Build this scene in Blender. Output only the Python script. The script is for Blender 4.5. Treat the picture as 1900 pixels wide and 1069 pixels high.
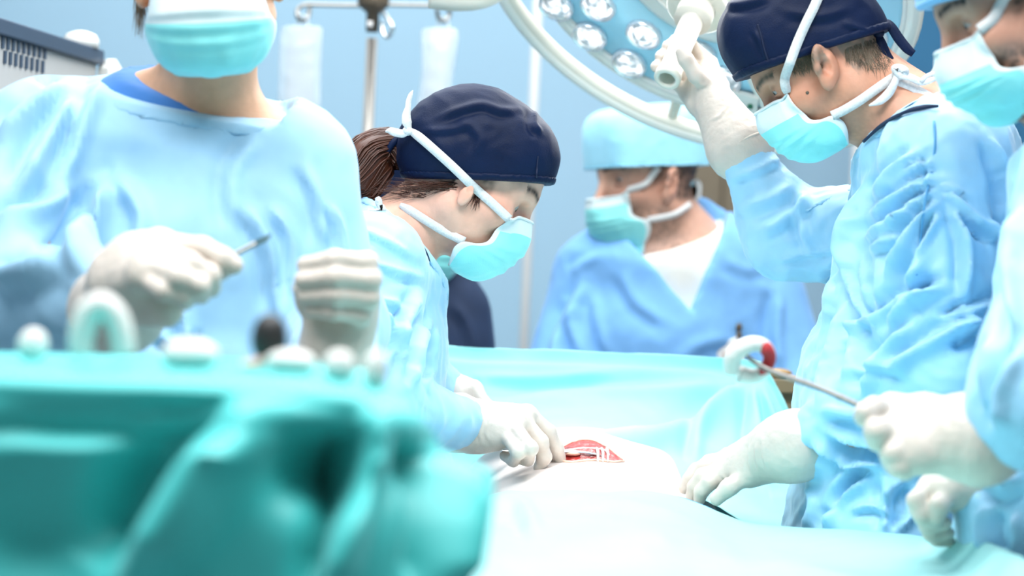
import bpy, math, random
import numpy as np
from mathutils import Vector
from mathutils.bvhtree import BVHTree

random.seed(7)
rng = np.random.default_rng(7)
scene = bpy.context.scene
COL = scene.collection
for o in list(bpy.data.objects):
    bpy.data.objects.remove(o)

# ---------------------------------------------------------------- camera
FPX = 1900 * 85 / 36.0            # focal length in pixels of the 1900 x 1069 frame
CAMZ = 1.30
ROLL = math.radians(2.4)          # the photographer held the camera slightly tilted
CR = np.array([math.cos(ROLL), 0, math.sin(ROLL)])
CU = np.array([-math.sin(ROLL), 0, math.cos(ROLL)])
CF = np.array([0.0, 1.0, 0.0])
CAM = np.array([0.0, 0.0, CAMZ])
cam_d = bpy.data.cameras.new('camera')
cam = bpy.data.objects.new('camera', cam_d)
COL.objects.link(cam)
from mathutils import Matrix
cam.matrix_world = Matrix(((CR[0], CU[0], 0, 0), (0, 0, -1, 0), (CR[2], CU[2], 0, CAMZ), (0, 0, 0, 1)))
cam_d.lens = 85
cam_d.sensor_width = 36
cam_d.clip_start = 0.05
cam_d.dof.use_dof = True
cam_d.dof.focus_distance = 3.25
cam_d.dof.aperture_fstop = 2.8
scene.camera = cam

# ---------------------------------------------------------------- world and light
world = bpy.data.worlds.new('world')
scene.world = world
world.use_nodes = True
wb = world.node_tree.nodes['Background']
wb.inputs[0].default_value = (0.92, 0.96, 1.0, 1)
wb.inputs[1].default_value = 0.20
scene.view_settings.view_transform = 'Standard'
scene.view_settings.look = 'None'
scene.view_settings.gamma = 1.0
scene.view_settings.use_curve_mapping = False
scene.view_settings.exposure = 0.2


def area_light(name, loc, size, power, color=(1, 1, 1), target=None, sy=None):
    l = bpy.data.lights.new(name, 'AREA')
    l.shape = 'RECTANGLE'
    l.size = size
    l.size_y = sy or size
    l.energy = power
    l.color = color
    o = bpy.data.objects.new(name, l)
    COL.objects.link(o)
    o.location = loc
    if target is not None:
        o.rotation_euler = (Vector(target) - Vector(loc)).to_track_quat('-Z', 'Y').to_euler()
    return o


# ceiling light panels of the operating theatre (they face straight down)
area_light('ceiling_panel_light', (0.2, 3.7, 2.85), 2.2, 58, (0.96, 0.98, 1.0), sy=1.0)
area_light('ceiling_panel_light', (-0.2, 1.80, 2.85), 2.4, 80, (0.96, 0.98, 1.0), sy=0.9)
area_light('ceiling_panel_light', (0.0, 5.3, 2.85), 3.2, 40, (0.96, 0.98, 1.0), sy=0.8)


def W(px, py, d):
    """world point seen at pixel (px, py), d metres in front of the camera"""
    return CAM + CR * ((px - 950.0) / FPX * d) + CU * ((534.5 - py) / FPX * d) + CF * d


def cv(r, f, u):
    """a direction given as right / away / up of the tilted camera"""
    return CR * r + CF * f + CU * u


def proj(V):
    q = V - CAM
    d = q @ CF
    return np.stack([950 + (q @ CR) / d * FPX, 534.5 - (q @ CU) / d * FPX], 1), d


def unit(v):
    v = np.asarray(v, float)
    return v / (np.linalg.norm(v) + 1e-12)


# ---------------------------------------------------------------- noise
_perm = np.concatenate([rng.permutation(256)] * 2).astype(np.int32)
_grad = rng.normal(size=(256, 3))
_grad /= np.linalg.norm(_grad, axis=1)[:, None]


def perlin(p):
    i = np.floor(p).astype(np.int32)
    f = p - i
    u = f * f * f * (f * (f * 6 - 15) + 10)
    i &= 255
    res = 0
    for dx in (0, 1):
        for dy in (0, 1):
            for dz in (0, 1):
                h = _perm[(_perm[(_perm[(i[:, 0] + dx) & 255] + i[:, 1] + dy) & 255] + i[:, 2] + dz) & 255]
                g = _grad[h]
                dt = (f[:, 0] - dx) * g[:, 0] + (f[:, 1] - dy) * g[:, 1] + (f[:, 2] - dz) * g[:, 2]
                w = (u[:, 0] if dx else 1 - u[:, 0]) * (u[:, 1] if dy else 1 - u[:, 1]) * (u[:, 2] if dz else 1 - u[:, 2])
                res = res + dt * w
    return res


def ridged(p):
    n = perlin(p)
    return 1 - 2.6 * np.abs(n)


# ---------------------------------------------------------------- materials
def mat(name, color, rough=0.6, metallic=0.0, spec=0.5, noise=0.0, nscale=30.0, bump=0.0, bscale=200.0, sheen=0.0,
        emit=None, alpha=1.0, trans=0.0, attr=None, coat=0.0, stretch=(1, 1, 1), sss=0.0, sheencol=(1, 1, 1), ior=None, ridge=False):
    m = bpy.data.materials.new(name)
    m.use_nodes = True
    nt = m.node_tree
    b = nt.nodes['Principled BSDF']
    b.inputs['Base Color'].default_value = (*color, 1)
    b.inputs['Roughness'].default_value = rough
    b.inputs['Metallic'].default_value = metallic
    b.inputs['Specular IOR Level'].default_value = spec
    if sheen:
        b.inputs['Sheen Weight'].default_value = sheen
        b.inputs['Sheen Roughness'].default_value = 0.4
        b.inputs['Sheen Tint'].default_value = (*sheencol, 1)
    if coat:
        b.inputs['Coat Weight'].default_value = coat
    if sss:
        b.inputs['Subsurface Weight'].default_value = sss
        b.inputs['Subsurface Radius'].default_value = (0.012, 0.005, 0.003)
        b.inputs['Subsurface Scale'].default_value = 0.6
    if emit:
        b.inputs['Emission Color'].default_value = (*emit[0], 1)
        b.inputs['Emission Strength'].default_value = emit[1]
    b.inputs['Alpha'].default_value = alpha
    b.inputs['Transmission Weight'].default_value = trans
    if ior:
        b.inputs['IOR'].default_value = ior
    src = None
    tc = nt.nodes.new('ShaderNodeTexCoord')
    mp = nt.nodes.new('ShaderNodeMapping')
    mp.inputs['Scale'].default_value = stretch
    nt.links.new(tc.outputs['Object'], mp.inputs['Vector'])
    if attr:
        a = nt.nodes.new('ShaderNodeAttribute')
        a.attribute_name = attr
        src = a.outputs['Color']
    if noise > 0:
        n = nt.nodes.new('ShaderNodeTexNoise')
        n.inputs['Scale'].default_value = nscale
        n.inputs['Detail'].default_value = 4
        nt.links.new(mp.outputs[0], n.inputs['Vector'])
        r = nt.nodes.new('ShaderNodeMapRange')
        r.inputs['From Min'].default_value = 0.3
        r.inputs['From Max'].default_value = 0.7
        r.inputs['To Min'].default_value = 1 - noise
        r.inputs['To Max'].default_value = 1 + noise
        nt.links.new(n.outputs['Fac'], r.inputs['Value'])
        mx = nt.nodes.new('ShaderNodeMix')
        mx.data_type = 'RGBA'
        mx.blend_type = 'MULTIPLY'
        mx.inputs['Factor'].default_value = 1
        if src:
            nt.links.new(src, mx.inputs['A'])
        else:
            mx.inputs['A'].default_value = (*color, 1)
        nt.links.new(r.outputs[0], mx.inputs['B'])
        src = mx.outputs['Result']
    if src:
        nt.links.new(src, b.inputs['Base Color'])
    if bump > 0:
        n2 = nt.nodes.new('ShaderNodeTexNoise')
        n2.inputs['Scale'].default_value = bscale
        n2.inputs['Detail'].default_value = 3
        if ridge:
            n2.noise_type = 'RIDGED_MULTIFRACTAL'
            n2.inputs['Distortion'].default_value = .6
        nt.links.new(mp.outputs[0], n2.inputs['Vector'])
        bp = nt.nodes.new('ShaderNodeBump')
        bp.inputs['Strength'].default_value = bump
        bp.inputs['Distance'].default_value = 0.008 if ridge else 0.004
        nt.links.new(n2.outputs['Fac'], bp.inputs['Height'])
        nt.links.new(bp.outputs[0], b.inputs['Normal'])
    return m


M = {}
M['gown'] = mat('gown_cloth', (0.36, 0.65, 0.87), 0.5, spec=0.5, noise=0.05, nscale=25, bump=0.5, bscale=16, ridge=True, sheen=0.3)
M['gown_n'] = mat('gown_cloth_soft', (0.33, 0.57, 0.76), 0.6, spec=0.3, noise=0.05, nscale=25, bump=0.3, bscale=10, ridge=True, sheen=0.3)
M['scrub'] = mat('scrub_cotton', (0.20, 0.45, 0.80), 0.85, noise=0.06, nscale=30, bump=0.15, bscale=300, sheen=0.2)
M['scrub_d'] = mat('scrub_blue', (0.05, 0.20, 0.55), 0.85, noise=0.06, nscale=30, sheen=0.2)
M['navy'] = mat('navy_cotton', (0.0015, 0.0085, 0.038), 0.55, spec=0.2, noise=0.15, nscale=18, bump=0.12, bscale=500, sheen=0.03, sheencol=(0.5, 0.6, 1))
M['navy2'] = mat('navy_scrub', (0.004, 0.017, 0.055), 0.8, noise=0.1, nscale=18, sheen=0.08, sheencol=(0.4, 0.6, 1))
M['aquacap'] = mat('aqua_cap_cloth', (0.36, 0.74, 0.90), 0.8, noise=0.04, nscale=30, sheen=0.3)
M['bluecap'] = mat('blue_cap_cloth', (0.22, 0.52, 0.86), 0.8, noise=0.04, nscale=30, sheen=0.3)
M['mask'] = mat('mask_aqua', (0.30, 0.84, 0.82), 0.75, noise=0.03, nscale=60, bump=0.1, bscale=500, sheen=0.3)
M['mask_w'] = mat('mask_white', (0.72, 0.82, 0.82), 0.8, noise=0.03, nscale=60, bump=0.1, bscale=500)
M['strap'] = mat('white_tape', (0.74, 0.73, 0.71), 0.85, noise=0.08, nscale=400, bump=0.3, bscale=700)
M['skin'] = mat('skin', (0.6, 0.35, 0.25), 0.48, spec=0.4, attr='tone', noise=0.05, nscale=70, bump=0.1, bscale=250, sss=0.12)
M['eye'] = mat('eyeball', (1, 1, 1), 0.22, attr='tone', spec=0.4)
M['hair_b'] = mat('brown_hair', (0.075, 0.021, 0.009), 0.42, spec=0.5, noise=0.3, nscale=40)
M['hair_g'] = mat('greying_hair', (0.21, 0.155, 0.105), 0.5, noise=0.5, nscale=60)
M['hair_d'] = mat('dark_hair', (0.02, 0.014, 0.011), 0.5, noise=0.3, nscale=40)
M['glove'] = mat('latex_glove', (0.64, 0.56, 0.49), 0.42, spec=0.45, noise=0.05, nscale=40, bump=0.25, bscale=90, sss=0.08)
M['tshirt'] = mat('white_jersey', (0.80, 0.78, 0.72), 0.9, noise=0.03, nscale=40, sheen=0.2)
M['drape'] = mat('aqua_drape', (0.36, 0.80, 0.79), 0.75, noise=0.04, nscale=12, bump=0.15, bscale=40, sheen=0.3)
M['drape_p'] = mat('pale_drape', (0.34, 0.70, 0.68), 0.75, noise=0.03, nscale=8, bump=0.1, bscale=40, sheen=0.3)
M['drape_f'] = mat('teal_drape', (0.055, 0.53, 0.51), 0.5, noise=0.05, nscale=6, sheen=0.25, sheencol=(0.6, 1, 1))
M['white'] = mat('white_enamel', (0.80, 0.79, 0.74), 0.35, spec=0.5)
M['white2'] = mat('white_plastic', (0.70, 0.69, 0.66), 0.4)
M['ivory'] = mat('ivory_plastic', (0.74, 0.71, 0.62), 0.35)
M['panelblue'] = mat('lamp_panel_blue', (0.45, 0.78, 0.95), 0.35, spec=0.4)
M['chrome'] = mat('chrome', (0.75, 0.74, 0.72), 0.18, metallic=1.0)
M['steel'] = mat('brushed_steel', (0.36, 0.34, 0.31), 0.32, metallic=1.0)
M['dsteel'] = mat('dark_steel', (0.22, 0.21, 0.20), 0.3, metallic=1.0)
M['machine'] = mat('machine_enamel', (0.46, 0.455, 0.44), 0.45, noise=0.02, nscale=5)
M['bronze'] = mat('bronze_plastic', (0.10, 0.075, 0.05), 0.45)
M['black'] = mat('black_rubber', (0.015, 0.014, 0.014), 0.5)
M['slate'] = mat('slate_edge', (0.035, 0.06, 0.10), 0.4)
M['lens'] = mat('lamp_lens', (0.86, 0.88, 0.93), 0.10, metallic=0.55, spec=0.8)
M['bulb'] = mat('lamp_bulb', (0.62, 0.64, 0.68), 0.15, emit=((1.0, 0.98, 0.96), 0.5), noise=0.2, nscale=90, bump=1.0, bscale=110)
_nt = M['bulb'].node_tree
_n = _nt.nodes.new('ShaderNodeTexNoise'); _n.inputs['Scale'].default_value = 75; _n.inputs['Detail'].default_value = 1
_r = _nt.nodes.new('ShaderNodeMapRange'); _r.inputs['From Min'].default_value = .40; _r.inputs['From Max'].default_value = .62; _r.inputs['To Min'].default_value = .05; _r.inputs['To Max'].default_value = 1.1
_tc = _nt.nodes.new('ShaderNodeTexCoord'); _nt.links.new(_tc.outputs['Object'], _n.inputs['Vector'])
_nt.links.new(_n.outputs['Fac'], _r.inputs['Value']); _nt.links.new(_r.outputs[0], _nt.nodes['Principled BSDF'].inputs['Emission Strength'])
M['wall'] = mat('wall_paint', (0.36, 0.54, 0.66), 0.8, noise=0.03, nscale=1.5)
M['wall_d'] = mat('teal_wall_paint', (0.022, 0.13, 0.25), 0.75, noise=0.06, nscale=2)
M['floor'] = mat('vinyl_floor', (0.35, 0.45, 0.48), 0.4, noise=0.05, nscale=6)
M['ceiling'] = mat('ceiling_paint', (0.75, 0.78, 0.8), 0.9)
M['door'] = mat('brown_door', (0.20, 0.155, 0.10), 0.6, noise=0.12, nscale=8, stretch=(6, 6, 0.4))
M['tan'] = mat('tan_laminate', (0.33, 0.25, 0.14), 0.5, noise=0.08, nscale=10)
M['gold'] = mat('ochre_glaze', (0.45, 0.26, 0.06), 0.35)
M['bag'] = mat('clear_bag', (0.80, 0.86, 0.90), 0.12, spec=0.5, alpha=0.34)
M['fluid'] = mat('bag_label', (0.60, 0.62, 0.63), 0.4, alpha=0.4)
M['patient'] = mat('patient_skin', (0.84, 0.74, 0.69), 0.55, noise=0.03, nscale=20)
M['flesh'] = mat('wound_red', (0.42, 0.035, 0.03), 0.28, noise=0.5, nscale=60, bump=0.6, bscale=120)
M['fat'] = mat('wound_rim', (0.85, 0.55, 0.42), 0.35, noise=0.15, nscale=70)
M['gauze'] = mat('cotton_gauze', (0.78, 0.75, 0.71), 0.95, noise=0.05, nscale=80, bump=0.5, bscale=160)
M['blood'] = mat('blood_stain', (0.50, 0.03, 0.035), 0.6, noise=0.2, nscale=90)
M['red'] = mat('red_button', (0.7, 0.06, 0.03), 0.4)
M['green'] = mat('green_button', (0.02, 0.16, 0.08), 0.4)
M['badge'] = mat('badge_card', (0.80, 0.77, 0.75), 0.5)
M['photo'] = mat('badge_photo', (0.45, 0.24, 0.18), 0.5, noise=0.2, nscale=60)
M['seam'] = mat('seam_thread', (0.12, 0.38, 0.66), 0.8)
M['seam_n'] = mat('seam_thread_navy', (0.004, 0.010, 0.04), 0.8)

# ---------------------------------------------------------------- object helpers
ROOTLOC = {}


def tag(o, label=None, cat=None, group=None, kind=None):
    if label: o['label'] = label
    if cat: o['category'] = cat
    if group: o['group'] = group
    if kind: o['kind'] = kind
    return o


def thing(name, label, cat, loc, group=None):
    o = bpy.data.objects.new(name, None)
    o.empty_display_size = 0.05
    COL.objects.link(o)
    o.location = [float(c) for c in loc]
    ROOTLOC[o.name] = np.array(loc, float)
    tag(o, label, cat, group)
    return o


def mk(name, V, F, material, parent=None, smooth=True, col=None, midx=None, base=None, label=None):
    """one mesh object; V in world coordinates"""
    V = np.asarray(V, float)
    if parent is not None:
        off = ROOTLOC[parent.name]
    else:
        off = base if base is not None else np.array([(V[:, 0].min() + V[:, 0].max()) / 2, (V[:, 1].min() + V[:, 1].max()) / 2, V[:, 2].min()])
    me = bpy.data.meshes.new(name)
    L = V - off
    if isinstance(F, np.ndarray):
        n = F.shape[1]
        me.vertices.add(len(L)); me.vertices.foreach_set('co', L.astype(np.float32).ravel())
        me.loops.add(F.size); me.loops.foreach_set('vertex_index', F.astype(np.int32).ravel())
        me.polygons.add(len(F)); me.polygons.foreach_set('loop_start', np.arange(0, F.size, n, dtype=np.int32))
        me.update(calc_edges=True)
    else:
        me.from_pydata(L.tolist(), [], [list(map(int, f)) for f in F])
    me.polygons.foreach_set('use_smooth', [smooth] * len(me.polygons))
    for m in (material if isinstance(material, (list, tuple)) else [material]):
        me.materials.append(M[m])
    if midx is not None:
        me.polygons.foreach_set('material_index', np.asarray(midx, np.int32))
    if col is not None:
        a = me.color_attributes.new('tone', 'FLOAT_COLOR', 'POINT')
        a.data.foreach_set('color', np.concatenate([col, np.ones((len(col), 1))], 1).astype(np.float32).ravel())
    me.update()
    o = bpy.data.objects.new(name, me)
    COL.objects.link(o)
    if parent is not None:
        o.parent = parent
        ROOTLOC[o.name] = off
    else:
        o.location = off
        ROOTLOC[o.name] = off
    if label: o['label'] = label
    return o


def bevel(o, w, seg=2):
    m = o.modifiers.new('bevel', 'BEVEL'); m.width = w; m.segments = seg; m.limit_method = 'ANGLE'
    return o


def solid(o, t, off=0.0):
    m = o.modifiers.new('thickness', 'SOLIDIFY'); m.thickness = t; m.offset = off
    return o


def join(*parts):
    V, F, n = [], [], 0
    for v, f in parts:
        v = np.asarray(v, float)
        V.append(v)
        F += [[i + n for i in q] for q in (f.tolist() if isinstance(f, np.ndarray) else f)]
        n += len(v)
    return np.concatenate(V), F


def box(c, ax, ay, az):
    """box from a centre and three half axes (vectors)"""
    c, ax, ay, az = map(lambda q: np.asarray(q, float), (c, ax, ay, az))
    V = [c + sx * ax + sy * ay + sz * az for sx in (-1, 1) for sy in (-1, 1) for sz in (-1, 1)]
    F = [(0, 1, 3, 2), (4, 6, 7, 5), (0, 4, 5, 1), (2, 3, 7, 6), (0, 2, 6, 4), (1, 5, 7, 3)]
    if np.dot(np.cross(ax, ay), az) < 0:
        F = [f[::-1] for f in F]
    return np.array(V), F


def abox(x0, x1, y0, y1, z0, z1):
    return box(((x0 + x1) / 2, (y0 + y1) / 2, (z0 + z1) / 2), ((x1 - x0) / 2, 0, 0), (0, (y1 - y0) / 2, 0), (0, 0, (z1 - z0) / 2))


def crom(P, n):
    """Catmull-Rom through the rows of P, n samples"""
    P = np.asarray(P, float)
    k = len(P)
    if k == 2:
        t = np.linspace(0, 1, n)[:, None]
        return P[0] * (1 - t) + P[1] * t
    E = np.concatenate([[2 * P[0] - P[1]], P, [2 * P[-1] - P[-2]]])
    t = np.linspace(0, k - 1, n)
    i = np.minimum(t.astype(int), k - 2)
    f = (t - i).reshape((-1,) + (1,) * (P.ndim - 1))
    a, b, c, d = E[i], E[i + 1], E[i + 2], E[i + 3]
    return 0.5 * (2 * b + (c - a) * f + (2 * a - 5 * b + 4 * c - d) * f * f + (3 * b - a - 3 * c + d) * f ** 3)


def frames(P, hint):
    T = np.gradient(P, axis=0)
    T /= np.linalg.norm(T, axis=1)[:, None] + 1e-12
    h = np.broadcast_to(np.asarray(hint, float), P.shape)
    B = np.cross(T, h)
    B /= np.linalg.norm(B, axis=1)[:, None] + 1e-12
    N = np.cross(B, T)
    return T, N, B


def sweep(P, r, n=10, hint=(0.13, 0.31, 1), flat=1.0, samples=None, close=False, caps=True):
    """tube along P; r scalar or per point; flat<1 flattens it along the hint"""
    P = np.asarray(P, float)
    r = np.broadcast_to(np.asarray(r, float), (len(P),))
    if samples:
        if close:
            k = len(P)
            Q = crom(np.concatenate([P[-2:], P, P[:2]]), samples + int(3 * samples / k) + 1)
            # simple closed curves are passed densely instead
        r = np.interp(np.linspace(0, 1, samples), np.linspace(0, 1, len(P)), r)
        P = crom(P, samples)
    T, N, B = frames(P, hint)
    a = np.linspace(0, 2 * np.pi, n, endpoint=False)
    V = P[:, None] + r[:, None, None] * (np.cos(a)[None, :, None] * B[:, None] + flat * np.sin(a)[None, :, None] * N[:, None])
    m = len(P)
    F = []
    for i in range(m - (0 if close else 1)):
        i2 = (i + 1) % m
        for j in range(n):
            j2 = (j + 1) % n
            F.append((i * n + j, i * n + j2, i2 * n + j2, i2 * n + j))
    V = V.reshape(-1, 3)
    if caps and not close:
        F.append(tuple(range(n))[::-1])
        F.append(tuple((m - 1) * n + j for j in range(n)))
    return V, F


def ribbon(P, w, t, normal, samples=24):
    """flat tape along P, w half width (scalar or list), t half thickness, normal = facing side"""
    return sweep(P, w, 8, normal, flat=1.0, samples=samples) if t is None else _ribbon(P, w, t, normal, samples)


def _ribbon(P, w, t, normal, samples):
    P = np.asarray(P, float)
    w = np.interp(np.linspace(0, 1, samples), np.linspace(0, 1, len(P)), np.broadcast_to(np.asarray(w, float), (len(P),))) if np.ndim(w) == 0 or len(np.atleast_1d(w)) == len(P) else np.interp(np.linspace(0, 1, samples), np.linspace(0, 1, len(w)), w)
    normal = np.asarray(normal, float)
    if normal.ndim == 2:
        normal = crom(normal, samples)
    P = crom(P, samples)
    T, N, B = frames(P, normal)
    V = np.stack([P - B * w[:, None] - N * t, P + B * w[:, None] - N * t, P + B * w[:, None] + N * t, P - B * w[:, None] + N * t], 1).reshape(-1, 3)
    F = []
    for i in range(samples - 1):
        for j in range(4):
            F.append((i * 4 + j, i * 4 + (j + 1) % 4, (i + 1) * 4 + (j + 1) % 4, (i + 1) * 4 + j))
    F.append((3, 2, 1, 0)); F.append(tuple((samples - 1) * 4 + j for j in range(4)))
    return V, F


def lathe(profile, c, axis, n=32, up=(0.2, 0.9, 0.3)):
    """profile [(radius, height)] turned about axis through c"""
    c = np.asarray(c, float); axis = unit(axis)
    e1 = unit(np.cross(axis, up)); e2 = np.cross(axis, e1)
    a = np.linspace(0, 2 * np.pi, n, endpoint=False)
    V, F = [], []
    for r, h in profile:
        V.append(c + axis * h + r * (np.cos(a)[:, None] * e1 + np.sin(a)[:, None] * e2))
    V = np.concatenate(V)
    for i in range(len(profile) - 1):
        for j in range(n):
            j2 = (j + 1) % n
            F.append((i * n + j, i * n + j2, (i + 1) * n + j2, (i + 1) * n + j))
    F.append(tuple(range(n))[::-1]); F.append(tuple((len(profile) - 1) * n + j for j in range(n)))
    return V, F


def blob(c, radii, R=None, n=(16, 10)):
    c = np.asarray(c, float); R = np.eye(3) if R is None else np.asarray(R)
    V, F = [], []
    nu, nv = n
    for i in range(nv + 1):
        th = math.pi * i / nv
        for j in range(nu):
            ph = 2 * math.pi * j / nu
            V.append(c + np.array([radii[0] * math.sin(th) * math.cos(ph), radii[1] * math.sin(th) * math.sin(ph), radii[2] * math.cos(th)]) @ R)
    for i in range(nv):
        for j in range(nu):
            j2 = (j + 1) % nu
            F.append((i * nu + j, (i + 1) * nu + j, (i + 1) * nu + j2, i * nu + j2))
    return np.array(V), F


# ---------------------------------------------------------------- distance-field modelling
def smin(a, b, k):
    if k <= 0:
        return np.minimum(a, b)
    h = np.maximum(k - np.abs(a - b), 0) / k
    return np.minimum(a, b) - h * h * k * 0.25


class Cone:
    """tapered capsule"""
    def __init__(s, a, b, ra, rb):
        s.a, s.b, s.ra, s.rb = np.asarray(a, float), np.asarray(b, float), ra, rb
    def tf(s, L):
        return Cone(L(s.a), L(s.b), s.ra, s.rb)
    def bb(s):
        r = max(s.ra, s.rb)
        return np.minimum(s.a, s.b) - r, np.maximum(s.a, s.b) + r
    def __call__(s, X, Y, Z):
        u = s.b - s.a
        L2 = u @ u + 1e-12
        t = np.clip(((X - s.a[0]) * u[0] + (Y - s.a[1]) * u[1] + (Z - s.a[2]) * u[2]) / L2, 0, 1)
        return np.sqrt((X - s.a[0] - t * u[0]) ** 2 + (Y - s.a[1] - t * u[1]) ** 2 + (Z - s.a[2] - t * u[2]) ** 2) - (s.ra + (s.rb - s.ra) * t)


class Half:
    """half space above a plane (point, normal), within a ball - used to cut neck openings"""
    def __init__(s, pt, n, c, r):
        s.pt, s.n, s.c, s.r = map(lambda q: np.asarray(q, float), (pt, unit(n), c, r))
    def bb(s):
        return s.c - s.r, s.c + s.r
    def __call__(s, X, Y, Z):
        pl = -((X - s.pt[0]) * s.n[0] + (Y - s.pt[1]) * s.n[1] + (Z - s.pt[2]) * s.n[2])
        return np.maximum(pl, np.sqrt((X - s.c[0]) ** 2 + (Y - s.c[1]) ** 2 + (Z - s.c[2]) ** 2) - s.r)


class Ell:
    """ellipsoid, R rows are its axes, p the exponent (2 = ellipsoid, more = boxier)"""
    def __init__(s, c, r, R=None, p=2.0):
        s.c, s.r, s.R, s.p = np.asarray(c, float), np.asarray(r, float), (np.eye(3) if R is None else np.asarray(R, float)), p
    def bb(s):
        e = np.abs(s.R.T) @ s.r if s.p == 2 else np.abs(s.R.T) @ s.r
        return s.c - e, s.c + e
    def __call__(s, X, Y, Z):
        x, y, z = X - s.c[0], Y - s.c[1], Z - s.c[2]
        q = [(x * s.R[i, 0] + y * s.R[i, 1] + z * s.R[i, 2]) / s.r[i] for i in range(3)]
        if s.p == 2:
            k0 = np.sqrt(q[0] ** 2 + q[1] ** 2 + q[2] ** 2)
            k1 = np.sqrt((q[0] / s.r[0]) ** 2 + (q[1] / s.r[1]) ** 2 + (q[2] / s.r[2]) ** 2) + 1e-9
            return k0 * (k0 - 1) / k1
        k0 = (np.abs(q[0]) ** s.p + np.abs(q[1]) ** s.p + np.abs(q[2]) ** s.p) ** (1 / s.p)
        return (k0 - 1) * s.r.min()


class ETube:
    """elliptic tapered tube a -> b; side = direction of the first half axis"""
    def __init__(s, a, b, ha, hb, side):
        s.a, s.b, s.ha, s.hb, s.side = np.asarray(a, float), np.asarray(b, float), ha, hb, np.asarray(side, float)
    def bb(s):
        r = max(*s.ha, *s.hb)
        return np.minimum(s.a, s.b) - r, np.maximum(s.a, s.b) + r
    def __call__(s, X, Y, Z):
        u = s.b - s.a; L = np.linalg.norm(u); u = u / L
        e1 = unit(s.side - u * (s.side @ u)); e2 = np.cross(u, e1)
        x, y, z = X - s.a[0], Y - s.a[1], Z - s.a[2]
        h = x * u[0] + y * u[1] + z * u[2]
        t = np.clip(h / L, 0, 1)
        over = np.maximum(np.maximum(-h, h - L), 0)
        w1 = s.ha[0] + (s.hb[0] - s.ha[0]) * t; w2 = s.ha[1] + (s.hb[1] - s.ha[1]) * t
        q1 = (x * e1[0] + y * e1[1] + z * e1[2]) / w1; q2 = (x * e2[0] + y * e2[1] + z * e2[2]) / w2
        m = np.minimum(w1, w2)
        k = np.sqrt(q1 ** 2 + q2 ** 2 + (over / m) ** 2)
        k1 = np.sqrt((q1 / w1) ** 2 + (q2 / w2) ** 2 + (over / m / m) ** 2) + 1e-9
        return k * (k - 1) / k1


def axis_coords(lo, hi, coarse, fine=()):
    """grid coordinates from lo to hi; fine = [(a, b, step)] in order"""
    c = [lo]
    while c[-1] < hi:
        s = coarse
        for a, b, st in fine:
            if a - 1e-6 <= c[-1] < b:
                s = st
            elif c[-1] < a and c[-1] + s > a:
                s = max(a - c[-1], 1e-3)
        c.append(c[-1] + s)
    return np.array(c, np.float32)


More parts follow.
